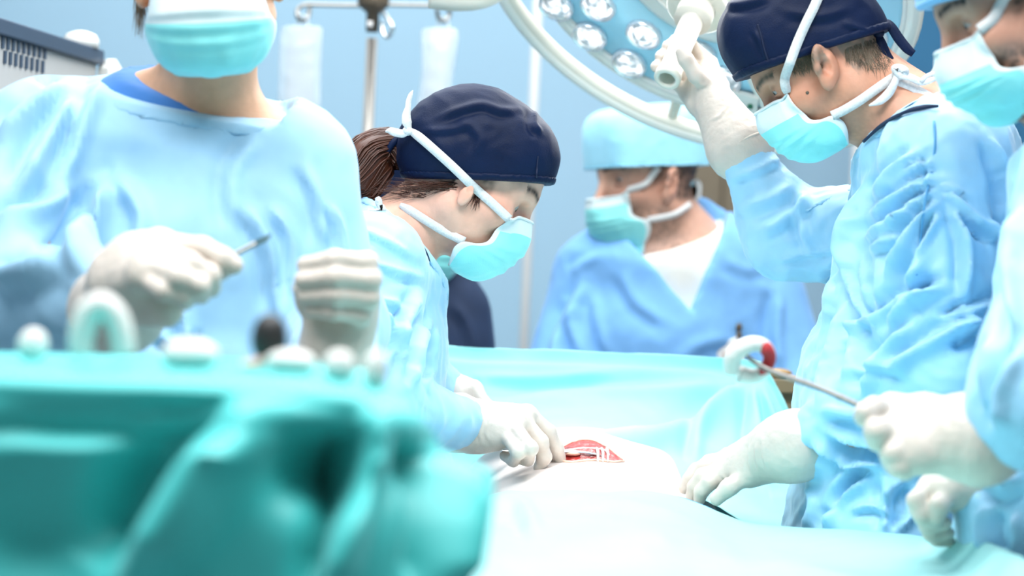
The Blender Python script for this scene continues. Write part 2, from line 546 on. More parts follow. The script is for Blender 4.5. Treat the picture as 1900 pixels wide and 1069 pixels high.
class Field:
    def __init__(s, xs, ys, zs, o=None, R=None):
        s.ax = [np.asarray(q, np.float32) for q in (xs, ys, zs)]
        s.F = np.full([len(q) for q in s.ax], 0.5, np.float32)
        s.o = np.zeros(3) if o is None else o
        s.R = np.eye(3) if R is None else R

    def L(s, p):
        return s.R @ (np.asarray(p, float) - s.o)

    def sl(s, lo, hi):
        out = []
        for q, a, b in zip(s.ax, lo, hi):
            i0 = max(int(np.searchsorted(q, a)) - 1, 0); i1 = min(int(np.searchsorted(q, b)) + 1, len(q))
            out.append(slice(i0, max(i1, i0 + 1)))
        return tuple(out)

    def xyz(s, sl):
        return s.ax[0][sl[0]][:, None, None], s.ax[1][sl[1]][None, :, None], s.ax[2][sl[2]][None, None, :]

    def add(s, prim, k=0.0, sub=False, inter=False):
        if inter:
            s.F = np.maximum(s.F, prim(*s.xyz((slice(None),) * 3)).astype(np.float32)); return
        lo, hi = prim.bb()
        m = k + 0.03
        sl = s.sl(lo - m, hi + m)
        d = prim(*s.xyz(sl)).astype(np.float32)
        f = s.F[sl]
        s.F[sl] = -smin(-f, d, k) if sub else smin(f, d, k)

    def mesh(s):
        F = s.F
        ins = F < 0
        c = ins[:-1, :-1, :-1].astype(np.int8)
        tot = np.zeros(c.shape, np.int8)
        for dx in (0, 1):
            for dy in (0, 1):
                for dz in (0, 1):
                    tot += ins[dx:F.shape[0] - 1 + dx, dy:F.shape[1] - 1 + dy, dz:F.shape[2] - 1 + dz]
        act = (tot > 0) & (tot < 8)
        I = np.argwhere(act)
        idx = np.full(act.shape, -1, np.int32)
        idx[act] = np.arange(len(I))
        corners = [(dx, dy, dz) for dx in (0, 1) for dy in (0, 1) for dz in (0, 1)]
        val = {q: F[I[:, 0] + q[0], I[:, 1] + q[1], I[:, 2] + q[2]] for q in corners}
        pos = {q: np.stack([s.ax[k][I[:, k] + q[k]] for k in range(3)], 1) for q in corners}
        acc = np.zeros((len(I), 3)); cnt = np.zeros(len(I))
        for q in corners:
            for k in range(3):
                if q[k] == 0:
                    r = list(q); r[k] = 1; r = tuple(r)
                    a, b = val[q], val[r]
                    x = (a < 0) != (b < 0)
                    t = a[x] / (a[x] - b[x])
                    acc[x] += pos[q][x] + (pos[r][x] - pos[q][x]) * t[:, None]
                    cnt[x] += 1
        V = acc / np.maximum(cnt, 1)[:, None]
        quads = []
        for k in range(3):
            a = [slice(1, -1)] * 3; b = [slice(1, -1)] * 3
            a[k] = slice(0, -1); b[k] = slice(1, None)
            e = np.argwhere(ins[tuple(a)] != ins[tuple(b)])
            e = e + [0 if q == k else 1 for q in range(3)]
            sgn = ins[e[:, 0], e[:, 1], e[:, 2]]
            k1, k2 = (k + 1) % 3, (k + 2) % 3
            def cell(d1, d2):
                g = e.copy(); g[:, k1] -= d1; g[:, k2] -= d2
                return idx[g[:, 0], g[:, 1], g[:, 2]]
            q = np.stack([cell(1, 1), cell(0, 1), cell(0, 0), cell(1, 0)], 1)
            q[~sgn] = q[~sgn][:, ::-1]
            quads.append(q)
        Q = np.concatenate(quads)
        Q = Q[(Q >= 0).all(1)]
        s.VL = V
        return V @ s.R + s.o, Q


def vnormals(V, Q):
    n = np.cross(V[Q[:, 2]] - V[Q[:, 0]], V[Q[:, 3]] - V[Q[:, 1]])
    N = np.zeros_like(V)
    for k in range(4):
        np.add.at(N, Q[:, k], n)
    return N / (np.linalg.norm(N, axis=1)[:, None] + 1e-12)


def relax(V, Q, it=1, w=0.5):
    for _ in range(it):
        acc = np.zeros_like(V); cnt = np.zeros(len(V))
        for a, b in ((0, 1), (1, 2), (2, 3), (3, 0)):
            np.add.at(acc, Q[:, a], V[Q[:, b]]); np.add.at(acc, Q[:, b], V[Q[:, a]])
            np.add.at(cnt, Q[:, a], 1); np.add.at(cnt, Q[:, b], 1)
        V = V * (1 - w) + w * acc / np.maximum(cnt, 1)[:, None]
    return V


def crease(V, N, lines, back=False):
    """folds pressed into the cloth: each line = (pixel polyline, height in m, half width in px)"""
    uv, d = proj(V)
    facing = np.einsum('ij,ij->i', N, V - CAM) < 0
    for pts, amp, w in lines:
        pts = np.asarray(pts, float)
        P = crom(pts, max(8, 6 * len(pts))) if len(pts) > 2 else crom(pts, 8)
        lo = P.min(0) - 4 * w; hi = P.max(0) + 4 * w
        m = np.where(facing & (uv > lo).all(1) & (uv < hi).all(1))[0]
        if not len(m):
            continue
        q = uv[m]
        best = np.full(len(m), 1e9); sgn = np.zeros(len(m)); par = np.zeros(len(m))
        k = len(P) - 1
        for i in range(k):
            a, b = P[i], P[i + 1]
            ab = b - a
            t = np.clip(((q - a) @ ab) / (ab @ ab + 1e-9), 0, 1)
            r = q - a - t[:, None] * ab
            dist = np.hypot(r[:, 0], r[:, 1])
            better = dist < best
            best[better] = dist[better]
            sgn[better] = np.sign(ab[0] * r[:, 1] - ab[1] * r[:, 0])[better]
            par[better] = ((i + t) / k)[better]
        sd = best * sgn
        prof = np.exp(-(sd / w) ** 2) - 0.75 * np.exp(-((sd - 1.5 * w) / (1.1 * w)) ** 2)
        taper = np.clip(np.sin(np.pi * np.clip(par, 0.02, 0.98)) * 1.6, 0, 1)
        V[m] += N[m] * (amp * prof * taper)[:, None]
    return V


def wrinkle(V, N, amp, sc, stretch=None, warp=0.6, seed=0.0, octs=2):
    p = V * sc if stretch is None else (V @ np.asarray(stretch).T) * sc
    p = p + seed
    p = p + warp * np.stack([perlin(p * 0.6 + 11.1), perlin(p * 0.6 + 37.7), perlin(p * 0.6 + 71.3)], 1)
    h = ridged(p) * 0.6
    if octs > 1:
        h = h + 0.4 * ridged(p * 2.1 + 5.5)
    return V + N * (amp * (h - 0.45))[:, None]


def field_for(prims, res, pad=0.03):
    lo = np.min([p.bb()[0] for p in prims], 0) - pad
    hi = np.max([p.bb()[1] for p in prims], 0) + pad
    r = np.broadcast_to(np.asarray(res, float), (3,))
    return Field(*[np.arange(a, b, st) for a, b, st in zip(lo, hi, r)])


def lattice(rows, nu, nv, order='px'):
    G = np.array([[W(*c) for c in r] for r in rows]) if order == 'px' else np.array(rows, float)
    A = crom(G, nv)
    A = crom(A.transpose(1, 0, 2), nu).transpose(1, 0, 2)
    V = A.reshape(-1, 3)
    i, j = np.meshgrid(np.arange(nv - 1), np.arange(nu - 1), indexing='ij')
    a = (i * nu + j).ravel()
    Q = np.stack([a, a + 1, a + nu + 1, a + nu], 1)
    return V, Q


def bvh_of(o):
    """ray-cast tree of an object's mesh, world coordinates"""
    off = ROOTLOC[o.name]
    vs = np.empty(len(o.data.vertices) * 3, np.float32); o.data.vertices.foreach_get('co', vs)
    vs = vs.reshape(-1, 3) + off
    return BVHTree.FromPolygons([Vector(v) for v in vs.tolist()], [tuple(p.vertices) for p in o.data.polygons])


def on(bvhs, px, py, lift=0.002, dflt=None):
    """point on the nearest of the surfaces along the sight line of a pixel, lifted off it a little"""
    d = unit(W(px, py, 1.0) - CAM)
    best = None
    for b in bvhs:
        h = b.ray_cast(Vector(CAM), Vector(d))
        if h[0] is not None and (best is None or h[3] < best[3]):
            best = h
    if best is None:
        return W(px, py, dflt) if dflt else None
    return np.array(best[0]) + np.array(best[1]) * lift
# ---------------------------------------------------------------- people: heads, hands, clothes
class Head:
    def __init__(s, px, py, d, psi, pitch, roll=0.0, S=1.0):
        s.o = W(px, py, d); s.d = d; s.S = S
        a, p, r = map(math.radians, (psi, pitch, roll))
        f = np.array([math.cos(a) * math.cos(p), math.sin(a) * math.cos(p), -math.sin(p)])
        l = np.array([-math.sin(a), math.cos(a), 0.0])
        u = np.cross(f, l)
        l, u = l * math.cos(r) + u * math.sin(r), u * math.cos(r) - l * math.sin(r)
        s.R = np.stack([cv(*q) for q in (f, l, u)])
    def w(s, x, y, z):
        return s.o + (np.array([x, y, z]) * s.S) @ s.R
    def wv(s, x, y, z):
        return np.array([x, y, z]) @ s.R
    def px(s, px, py):
        """head-local x, z of an image point, for reading positions off the photograph"""
        return (W(px, py, s.d) - s.o) @ s.R.T / s.S


def head_prims(H, jaw=1.0, nose=1.0, lid=(0.25, 0.12), ear=(-.006, .078, .003), lobe_only=None, chin=0.0, eye=(.0655, .010)):
    S = H.S
    v = lambda *a: np.array(a) * S
    out = []
    A = lambda p, k=0.012, **kw: out.append((p, k * S, kw))
    A(Ell(v(-.008, 0, .045), v(.097, .074, .082)))
    A(Ell(v(.030, 0, -.028), v(.056, .054, .072 - chin)), .03)
    for s in (-1, 1):
        A(Cone(v(-.004, .050 * s, -.046), v(.066, .012 * s, -.083 + chin), .021 * S * jaw, .018 * S * jaw), .03)
        A(Ell(v(.050, .043 * s, -.014), v(.026, .020, .020)), .025)
        A(Cone(v(.078, .008 * s, .031), v(.060, .047 * s, .028), .012 * S, .010 * S), .016)
    A(Ell(v(.072, 0, -.086 + chin), v(.018, .018, .016)), .02)
    # eye sockets
    for s in (-1, 1):
        A(Ell(v(eye[0] + .0265, .033 * s, eye[1]), v(.021, .019, .015)), .010, sub=True)
    A(Cone(v(.083, 0, .022), v(.102 * (0.9 + 0.1 * nose), 0, -.024), .0085 * S, .0105 * S), .010)
    A(Ell(v(.104, 0, -.028), v(.0115, .0115, .0105)), .010)
    for s in (-1, 1):
        A(Ell(v(.094, .0125 * s, -.033), v(.010, .0075, .008)), .006)
        A(Ell(v(.099, .008 * s, -.040), v(.005, .0035, .004)), .003, sub=True)
    A(Ell(v(.088, 0, -.056), v(.008, .022, .005)), .006)
    A(Ell(v(.087, 0, -.067), v(.008, .020, .006)), .006)
    # eyelids: a sphere around the eyeball with a slit
    for s in (-1, 1):
        e = v(eye[0], .032 * s, eye[1])
        tu, tl = lid

        class Lid:
            def __init__(q, e, s): q.e = e; q.s = s
            def bb(q): return q.e - .016 * S, q.e + .016 * S
            def __call__(q, X, Y, Z):
                x, y, z = X - q.e[0], Y - q.e[1], Z - q.e[2]
                sp = np.sqrt(x * x + y * y + z * z) - .0139 * S
                bow = 1 - (y / (.0125 * S)) ** 2
                op = np.maximum(np.maximum(z - x * tu * bow, -z - x * tl * bow), -x)
                return np.maximum(sp, -op)
        A(Lid(e, s), .0035)
    # ears
    for s in (-1, 1):
        if lobe_only is not None:
            A(Ell(v(lobe_only[0], lobe_only[1] * s, lobe_only[2]), v(.0095, .005, .017)), .004)
            A(Ell(v(lobe_only[0] + .002, (lobe_only[1] + .004) * s, lobe_only[2] + .010), v(.005, .003, .006)), .003, sub=True)
            continue
        c = v(ear[0], ear[1] * s, ear[2])
        un = unit((-.30, 0.10 * s, 1)); nn = unit((-.42, .9 * s, 0)); nn = unit(nn - un * (nn @ un)); ff = np.cross(un, nn) * (-s)
        ff = unit(ff)
        if ff[0] < 0: ff = -ff
        R = np.stack([ff, un, nn])
        A(Ell(c, v(.0185, .030, .0075), R), .006)
        A(Ell(c - un * .024 * S + ff * .005 * S, v(.010, .013, .0065), R), .006)
        A(Ell(c + ff * .002 * S - un * .004 * S + nn * .0075 * S, v(.0085, .0135, .0085), R), .004, sub=True)
        A(Ell(c - ff * .002 * S + un * .014 * S + nn * .0085 * S, v(.0095, .0085, .0070), R), .004, sub=True)
        A(Ell(c + ff * .004 * S - un * .002 * S + nn * .002 * S, v(.0035, .005, .012), R), .003, sub=True)
        A(Ell(c + ff * .014 * S - un * .004 * S + nn * .002 * S, v(.0045, .006, .004), R), .004)
    return out


def make_body(root, H, neck, prims, tone=(0.60, 0.36, 0.26), hair=None, stubble=0.0, fine=True, lid=(0.25, .12), brow=(.05, .03, .02), jaw=1.0, neck_r=.056, browz=.034, ear=(-.006, .078, .003), lobe_only=None, chin=0.0, eye=(.0655, .010)):
    """the person's skin: head, neck, trunk and arms in one surface"""
    S = H.S
    L = lambda p: H.R @ (np.asarray(p, float) - H.o)
    loc = []
    for p in prims:
        if isinstance(p, Cone):
            loc.append(Cone(L(p.a), L(p.b), p.ra, p.rb))
        elif isinstance(p, ETube):
            loc.append(ETube(L(p.a), L(p.b), p.ha, p.hb, H.R @ p.side))
    hp = head_prims(H, jaw=jaw, lid=lid, ear=ear, lobe_only=lobe_only, chin=chin, eye=eye)
    nb = L(neck)
    nk = Cone(np.array([-.022, 0, -.030]) * S, nb, neck_r * S, neck_r * S * 1.08)
    alls = loc + [nk]
    lo = np.min([p.bb()[0] for p in alls] + [np.array([-.125, -.11, -.13]) * S], 0) - .03
    hi = np.max([p.bb()[1] for p in alls] + [np.array([.13, .11, .14]) * S], 0) + .03
    if fine:
        fx = [(-.125 * S, -.045 * S, .0045), (-.045 * S, .13 * S, .0020)]
        fy = [(-.10 * S, .10 * S, .0021)]
        fz = [(-.16 * S, -.05 * S, .0045), (-.05 * S, .055 * S, .0020), (.055 * S, .14 * S, .0055)]
    else:
        fx = fy = fz = [(-.13 * S, .14 * S, .0045)]
    fd = Field(axis_coords(lo[0], hi[0], .016, fx), axis_coords(lo[1], hi[1], .016, fy), axis_coords(lo[2], hi[2], .016, fz), H.o, H.R)
    for p in loc:
        fd.add(p, .05)
    for p, k, kw in hp:
        fd.add(p, k, **kw)
    fd.add(nk, .03)
    V, Q = fd.mesh()
    l = fd.VL / S
    V = relax(V, Q, 1, .3)
    x, y, z = l[:, 0], np.abs(l[:, 1]), l[:, 2]
    base = np.array(tone)
    C = np.tile(base, (len(V), 1))
    n = perlin(l * 45) + .6 * perlin(l * 110)
    C *= (1 + .10 * n)[:, None]
    g = lambda cx, cy, cz, r: np.exp(-(((x - cx) ** 2 + (y - cy) ** 2 + (z - cz) ** 2) / r ** 2))
    red = np.clip(.8 * g(.104, 0, -.028, .02) + .5 * g(.055, .05, -.015, .03) + .5 * g(ear[0], .082, ear[2], .035) + .7 * g(.085, .033, .006, .013), 0, 1)
    C = C * (1 - red[:, None] * np.array([.02, .22, .26]))
    lip = np.exp(-(((z + .061) / .008) ** 2 + (y / .024) ** 2)) * (x > .075)
    C = C * (1 - lip[:, None] * np.array([.15, .45, .4]))
    bz = browz + .006 * np.sin(np.clip((y - .012) / .036, 0, 1) * np.pi * .8)
    br = np.exp(-((z - bz) / .0048) ** 2) * (y > .009) * (y < .050) * (x > .04)
    br = br * (0.78 + .22 * np.clip(perlin(l * np.array([160, 160, 60]) + 3) * 2 + .6, 0, 1))
    C = C * (1 - br[:, None]) + np.array(brow) * br[:, None]
    # lash line: rim of the eye opening
    r = np.sqrt((x - eye[0]) ** 2 + (y - .032) ** 2 + (z - eye[1]) ** 2)
    rim = np.clip(1 - np.abs(r - .0128) / .0009, 0, 1) * (x > .07)
    C = C * (1 - .75 * rim[:, None])
    if hair is not None:
        hl = np.where(x > -.02, .040 + .25 * (x + .02) - .0 * y, -.035 - .25 * (x + .02) * 0)
        side = (y > .045) & (x < .040) & (x > -.02)
        sc = np.clip((z - hl) / .012, 0, 1) * (x < .062)
        sb = side * np.clip((z - (-.004 - .5 * (x - .02))) / .01, 0, 1) * (x > .002) * np.clip((.034 - x) / .012, 0, 1)
        m = np.maximum(sc, sb)
        m = m * np.clip(.75 + .8 * perlin(l * 120 + 9), 0, 1)
        C = C * (1 - m[:, None]) + np.array(hair) * m[:, None]
    if stubble > 0:
        st = np.clip((-.022 - z + .35 * (x - .02) * (x < .02)) / .02, 0, 1) * (x > -.045) * (z > -.13) * np.clip((x + .045) / .03, 0, 1)
        st *= np.clip(.6 + perlin(l * 200) * 1.4, 0, 1) * stubble
        C = C * (1 - st[:, None]) + np.array([.10, .075, .06]) * st[:, None]
    o = mk('body', V, Q, 'skin', root, col=np.clip(C, 0.004, 1))
    # eyes
    for s in (-1, 1):
        c = H.w(eye[0], .032 * s, eye[1])
        gz = unit(H.wv(1, -.06 * s, -.28))
        e1 = unit(np.cross(gz, (0, 0, 1))); e2 = np.cross(gz, e1)
        EV, EF = blob(c, (.0126 * S,) * 3, np.stack([e1, e2, gz]), (24, 20))
        ang = np.degrees(np.arccos(np.clip((EV - c) @ gz / (.0126 * S), -1, 1)))
        col = np.tile(np.array([.42, .36, .33]), (len(EV), 1))
        col[ang < 36] = (.06, .042, .03)
        col[ang < 15] = (.004, .004, .004)
        mk('eyeball', EV, EF, 'eye', o, col=col)
    return o


def make_mask(root, H, head_b, seed=0.0, puff=0.0, tops=.16, top=0.0, low=1.0, wide=1.0, ptop=0.0, edz=0.0):
    """pleated face mask, from the bridge of the nose to under the chin"""
    S = H.S
    prof = np.array([(.101, 0, .010), (.117, 0, -.012), (.1225, 0, -.034), (.119, 0, -.056), (.113, 0, -.076), (.103, 0, -.096), (.084, 0, -.113), (.052, 0, -.119)])
    prof[1:-1, 0] += puff
    p0 = prof.copy()
    prof[:, 2] = np.where(prof[:, 2] < -.034, -.034 + (prof[:, 2] + .034) * low, prof[:, 2]) + top * np.clip(1 + (prof[:, 2] + .02) / .06, 0, 1)
    prof[:4, 0] = np.interp(-prof[:4, 2], -p0[:, 2], p0[:, 0])
    prof[:2, 0] += ptop * np.array([1, .6])
    edge = np.array([(.066, .0495, .002), (.067, .0535, -.020), (.0665, .057, -.040), (.056, .0605, -.049), (.040, .0625, -.056), (.033, .060, -.074), (.034, .052, -.094), (.040, .036, -.113)])
    edge[:, 1] *= wide
    edge[:, 2] += edz * np.array([1, .95, .85, 1, 1.1, .8, .4, .1])
    edge[:, 2] = np.where(edge[:, 2] < -.05, -.05 + (edge[:, 2] + .05) * low, edge[:, 2]) + .45 * top * np.clip(1 + (edge[:, 2] + .02) / .06, 0, 1)
    nv, nu = 40, 45
    c = crom(prof, nv); e = crom(edge, nv)
    v = np.linspace(0, 1, nv); u = np.linspace(-1, 1, nu)
    th = u * np.pi / 2
    cs = np.abs(np.cos(th)) ** 1.05; sn = np.sign(th) * np.abs(np.sin(th)) ** .92
    G = np.zeros((nv, nu, 3))
    G[..., 0] = e[:, None, 0] + (c[:, None, 0] - e[:, None, 0]) * cs
    G[..., 1] = e[:, None, 1] * sn
    G[..., 2] = e[:, None, 2] + (c[:, None, 2] - e[:, None, 2]) * cs
    # nose ridge on top rows
    top = np.clip(1 - v / .35, 0, 1)[:, None]
    G[..., 0] -= top * .010 * np.clip(1 - ((np.abs(u) - .45) / .28) ** 2, 0, 1)[None]
    # pleats and gathers
    win = (np.clip((.92 - np.abs(u)) / .3, 0, 1))[None]
    for pc in (.34, .48, .62):
        st = 1 / (1 + np.exp(-(v - pc) * 90))
        G[..., 0] += (.0032 * (np.exp(-((v - pc) / .05) ** 2) * (1 - st) - .6 * np.exp(-((v - pc) / .05) ** 2) * st))[:, None] * win
    g = perlin(np.stack([np.broadcast_to(u * 7 + seed, (nv, nu)).ravel(), np.broadcast_to(v[:, None] * 3.0, (nv, nu)).ravel(), np.full(nv * nu, seed + .3)], 1)).reshape(nv, nu)
    lowgather = np.clip((v - .45) / .4, 0, 1)[:, None]
    G[..., 0] += .0045 * g * (.35 + lowgather)
    G[..., 1] *= 1 + .05 * g * (.3 + lowgather)
    # keep it off the skin
    V = (G.reshape(-1, 3) * S) @ H.R + H.o
    cen = H.w(.02, 0, -.05)
    for i in range(len(V)):
        dr = V[i] - cen; ln = np.linalg.norm(dr)
        h = head_b.ray_cast(Vector(cen + dr / ln * .3), Vector(-dr / ln), .3)
        if h[0] is not None:
            rs = np.linalg.norm(np.array(h[0]) - cen)
            if rs + .0028 > ln and rs < ln + .03:
                V[i] = cen + dr / ln * (rs + .0028)
    V = V.reshape(nv, nu, 3)
    V[1:-1, 1:-1] = .5 * V[1:-1, 1:-1] + .125 * (V[:-2, 1:-1] + V[2:, 1:-1] + V[1:-1, :-2] + V[1:-1, 2:])
    i, j = np.meshgrid(np.arange(nv - 1), np.arange(nu - 1), indexing='ij')
    a = (i * nu + j).ravel()
    Q = np.stack([a, a + 1, a + nu + 1, a + nu], 1)
    mi = ((i < tops * nv) | (j < 2) | (j > nu - 4)).astype(int).ravel()
    o = mk('mask', V.reshape(-1, 3), Q, ['mask', 'mask_w'], root, midx=mi)
    solid(o, .0012, 1)
    # stitched binding along the top
    e0 = V[0]
    nrm = H.wv(.6, 0, .8)
    bv, bf = _ribbon(e0[::4], .0022 * S, .0009, nrm, 40)
    mk('mask_binding', bv, bf, 'mask_w', o)
    return o, V


def make_cap(root, H, zf, zb, rad, cen=(-.008, 0, .050), p=2.4, material='navy', extra=(), band=.012, lines=(), wr=.003, seed=0.0, earcut=True, earc=(-.006, .002), res=.0036, bandmat=None, wsc=16):
    """theatre cap: puffed crown cut off at the rim plane, with a hem band"""
    S = H.S
    prims = [Ell(np.array(cen) * S, np.array(rad) * S, p=p)] + [Ell(np.array(c) * S, np.array(r) * S) for c, r in extra]
    sl = (zf - zb) / .18

    def build(off, up, r):
        f = field_for(prims, r, .02)
        f.o, f.R = H.o, H.R
        for q in prims:
            q2 = Ell(q.c, q.r + off, p=q.p)
            f.add(q2, .03 * S)
        X, Y, Z = f.xyz((slice(None),) * 3)
        rim = (zb + sl * (X / S + .09)) * S
        f.F = np.maximum(f.F, (rim - Z).astype(np.float32))
        if up is not None:
            f.F = np.maximum(f.F, (Z - rim - up * S).astype(np.float32))
        if earcut:
            for s in (-1, 1):
                f.add(Ell(np.array([earc[0], .100 * s, earc[1]]) * S, np.array([.025, .024, .037]) * S), .004, sub=True)
        V, Q = f.mesh()
        return V, Q, f.VL / S
    V, Q, l = build(0, None, res)
    V = relax(V, Q, 1, .4)
    N = vnormals(V, Q)
    above = np.clip((l[:, 2] - (zb + sl * (l[:, 0] + .09)) - .012) / .03, 0, 1)
    V2 = wrinkle(V, N, wr, wsc, seed=seed)
    V = V + (V2 - V) * above[:, None]
    V = crease(V, N, lines)
    o = mk('cap', V, Q, material, root)
    V, Q, l = build(.0022, band, res * .8)
    V = relax(V, Q, 1, .4)
    hm = mk('cap_hem', V, Q, bandmat or material, o)
    return o, hm


def make_cloth(root, name, prims, material, lines=(), res=.006, k=.04, wr=(.004, 13), seed=0.0, smooth=1, subs=(), stretch=None, wr2=None):
    f = field_for(prims, res, .04)
    for p in prims:
        f.add(p, k)
    for p, kk in subs:
        f.add(p, kk, sub=True)
    V, Q = f.mesh()
    V = relax(V, Q, smooth, .5)
    N = vnormals(V, Q)
    if wr:
        V = wrinkle(V, N, wr[0], wr[1], seed=seed, stretch=stretch)
    if wr2:
        V = wrinkle(V, N, wr2[0], wr2[1], seed=seed + 4.4, warp=1.0)
    V = crease(V, N, lines)
    return mk(name, V, Q, material, root)


def grow(prims, d):
    out = []
    for p in prims:
        if isinstance(p, Cone):
            out.append(Cone(p.a, p.b, p.ra + d, p.rb + d))
        elif isinstance(p, ETube):
            out.append(ETube(p.a, p.b, (p.ha[0] + d, p.ha[1] + d), (p.hb[0] + d, p.hb[1] + d), p.side))
    return out


def make_neckband(root, prims, half, material, k=.04, w=.006, name='neckband', out=.0025, lim=None):
    """hem along the edge left by a neck cut"""
    ps = grow(prims, out)
    f = Field(*[np.arange(half.c[i] - half.r, half.c[i] + half.r, .0035) for i in range(3)])
    for p in ps:
        f.add(p, k)
    X, Y, Z = f.xyz((slice(None),) * 3)
    pl = (X - half.pt[0]) * half.n[0] + (Y - half.pt[1]) * half.n[1] + (Z - half.pt[2]) * half.n[2]
    f.F = np.maximum(f.F, np.maximum(-w * 2 - pl, pl - .001).astype(np.float32))
    if lim:
        c, r = lim
        f.F = np.maximum(f.F, (np.sqrt((X - c[0]) ** 2 + (Y - c[1]) ** 2 + (Z - c[2]) ** 2) - r).astype(np.float32))
    V, Q = f.mesh()
    V = relax(V, Q, 2, .5)
    return mk(name, V, Q, material, root)


def half3(a, b, c, cen, r):
    n = np.cross(b - a, c - a)
    if n[2] < 0: n = -n
    return Half(a, n, cen, r)


def make_glove(root, fingers, palm, thumb, cuff, r=.0098, res=.0022, extra=(), name='glove', wr=.0008, lines=()):
    """gloved hand. fingers: four joint chains (knuckle .. tip); palm: wrist point(s); thumb chain; cuff: [(point, radius) ...]"""
    prims = []
    wrist = [np.asarray(q) for q in palm]
    n = len(fingers)
    for i, ch in enumerate(fingers):
        wpt = wrist[0] + (wrist[-1] - wrist[0]) * (i / max(n - 1, 1))
        prims.append((Cone(wpt, ch[0], r * 1.5, r * 1.25), .022))
    for i in range(n - 1):
        prims.append((Cone((np.asarray(fingers[i][0]) + wrist[0]) / 2, (np.asarray(fingers[i + 1][0]) + wrist[-1]) / 2, r * 1.2, r * 1.2), .02))
    fac = [1.0, 1.06, 1.0, .86]
    if thumb is not None:
        prims.append((Cone(wrist[0], thumb[0], r * 1.6, r * 1.45), .02))
    for a, b, ra, rb in extra:
        prims.append((Cone(a, b, ra, rb), .014))
    tips = []
    chains = list(zip(fingers, fac)) + ([(thumb, 1.15)] if thumb is not None else [])
    for ch, q in chains:
        m = len(ch) - 1
        for i in range(m):
            ra = r * q * (1.10 - .28 * i / m); rb = r * q * (1.10 - .28 * (i + 1) / m)
            tips.append((Cone(ch[i], ch[i + 1], ra, rb), .0035))
    cuffp = []
    for (a, ra), (b, rb) in zip(cuff[:-1], cuff[1:]):
        cuffp.append((Cone(a, b, ra, rb), .018))
    allp = [p for p, _ in prims + tips + cuffp]
    f = field_for(allp, res, .012)
    for p, k in prims:
        f.add(p, k)
    for p, k in cuffp:
        f.add(p, k)
    # each finger is blended on its own, then joined tightly so that fingers stay separate
    i = 0
    for ch, q in chains:
        sub = tips[i:i + len(ch) - 1]; i += len(ch) - 1
        lo = np.min([p.bb()[0] for p, _ in sub], 0) - .02; hi = np.max([p.bb()[1] for p, _ in sub], 0) + .02
        sl = f.sl(lo, hi)
        X, Y, Z = f.xyz(sl)
        d = None
        for p, k in sub:
            e = p(X, Y, Z)
            d = e if d is None else smin(d, e, .006)
        f.F[sl] = smin(f.F[sl], d.astype(np.float32), .0035)
    V, Q = f.mesh()
    V = relax(V, Q, 1, .35)
    N = vnormals(V, Q)
    if wr:
        V = wrinkle(V, N, wr, 55, warp=.8)
    V = crease(V, N, lines)
    return mk(name, V, Q, 'glove', root)


def legs(root, hip, side, mat_tr='scrub_d', gap=.1, z_top=.9, lean=(0, 0, 0)):
    """trousers and theatre clogs below the gown, hidden behind the tables from here"""
    hip = np.asarray(hip, float); side = unit(side)
    hx = np.array([hip[0], hip[1], 0])
    pr = []
    for s in (-1, 1):
        a = hx + side * gap * s
        pr.append(Cone(a + [0, 0, z_top - .05], a + [0, 0, .5], .105, .082))
        pr.append(Cone(a + [0, 0, .5], a + [0, 0, .10], .082, .070))
    make_cloth(root, 'trousers', pr, mat_tr, res=.018, k=.05, wr=None)
    fw = np.cross(side, (0, 0, 1.0))
    for s in (-1, 1):
        a = hx + side * gap * s
        f = [Ell(a + fw * .05 + [0, 0, .032], (.045, .135, .045), np.stack([side, fw, [0, 0, 1]]), p=2.6)]
        fd = field_for(f, .01, .03)
        fd.add(f[0], 0)
        X, Y, Z = fd.xyz((slice(None),) * 3)
        fd.F = np.maximum(fd.F, (0.001 - Z + 0 * X + 0 * Y).astype(np.float32))
        V, Q = fd.mesh()
        V[:, 2] = np.maximum(V[:, 2], .001)
        mk('shoe', V, Q, 'white2', root)


def tape(root, name, pts, w, normal=None, material='strap', t=.0006, samples=30, label=None):
    """a flat tie; pts world points"""
    nrm = -CF if normal is None else normal
    V, F = _ribbon(pts, w, t, nrm, samples)
    return mk(name, V, F, material, root, label=label)


def strap_path(bvhs, pts, n=26, lift=.0025, dflt=3.2, win=2):
    """a tie pulled taut over the surfaces along a pixel polyline"""
    P = crom(np.array(pts, float), n)
    d = []
    for x, y in P:
        q = on(bvhs, x, y, lift)
        d.append(np.nan if q is None else (q - CAM) @ CF)
    d = np.array(d)
    ok = ~np.isnan(d)
    d = np.interp(np.arange(n), np.arange(n)[ok], d[ok]) if ok.any() else np.full(n, dflt)
    p = np.pad(d, win, 'edge')
    m = np.min([p[i:i + n] for i in range(2 * win + 1)], 0)
    p = np.pad(m, 1, 'edge')
    m = (p[:-2] + p[1:-1] + p[2:]) / 3
    m = np.minimum(m, d)
    return [W(x, y, q) for (x, y), q in zip(P, m)]


def corners(mv, near):
    """image positions of the near upper and lower mask corners"""
    k = 0 if near < 0 else mv.shape[1] - 1
    uv, _ = proj(np.array([mv[0, k], mv[22, k]]))
    return [tuple(q) for q in uv]


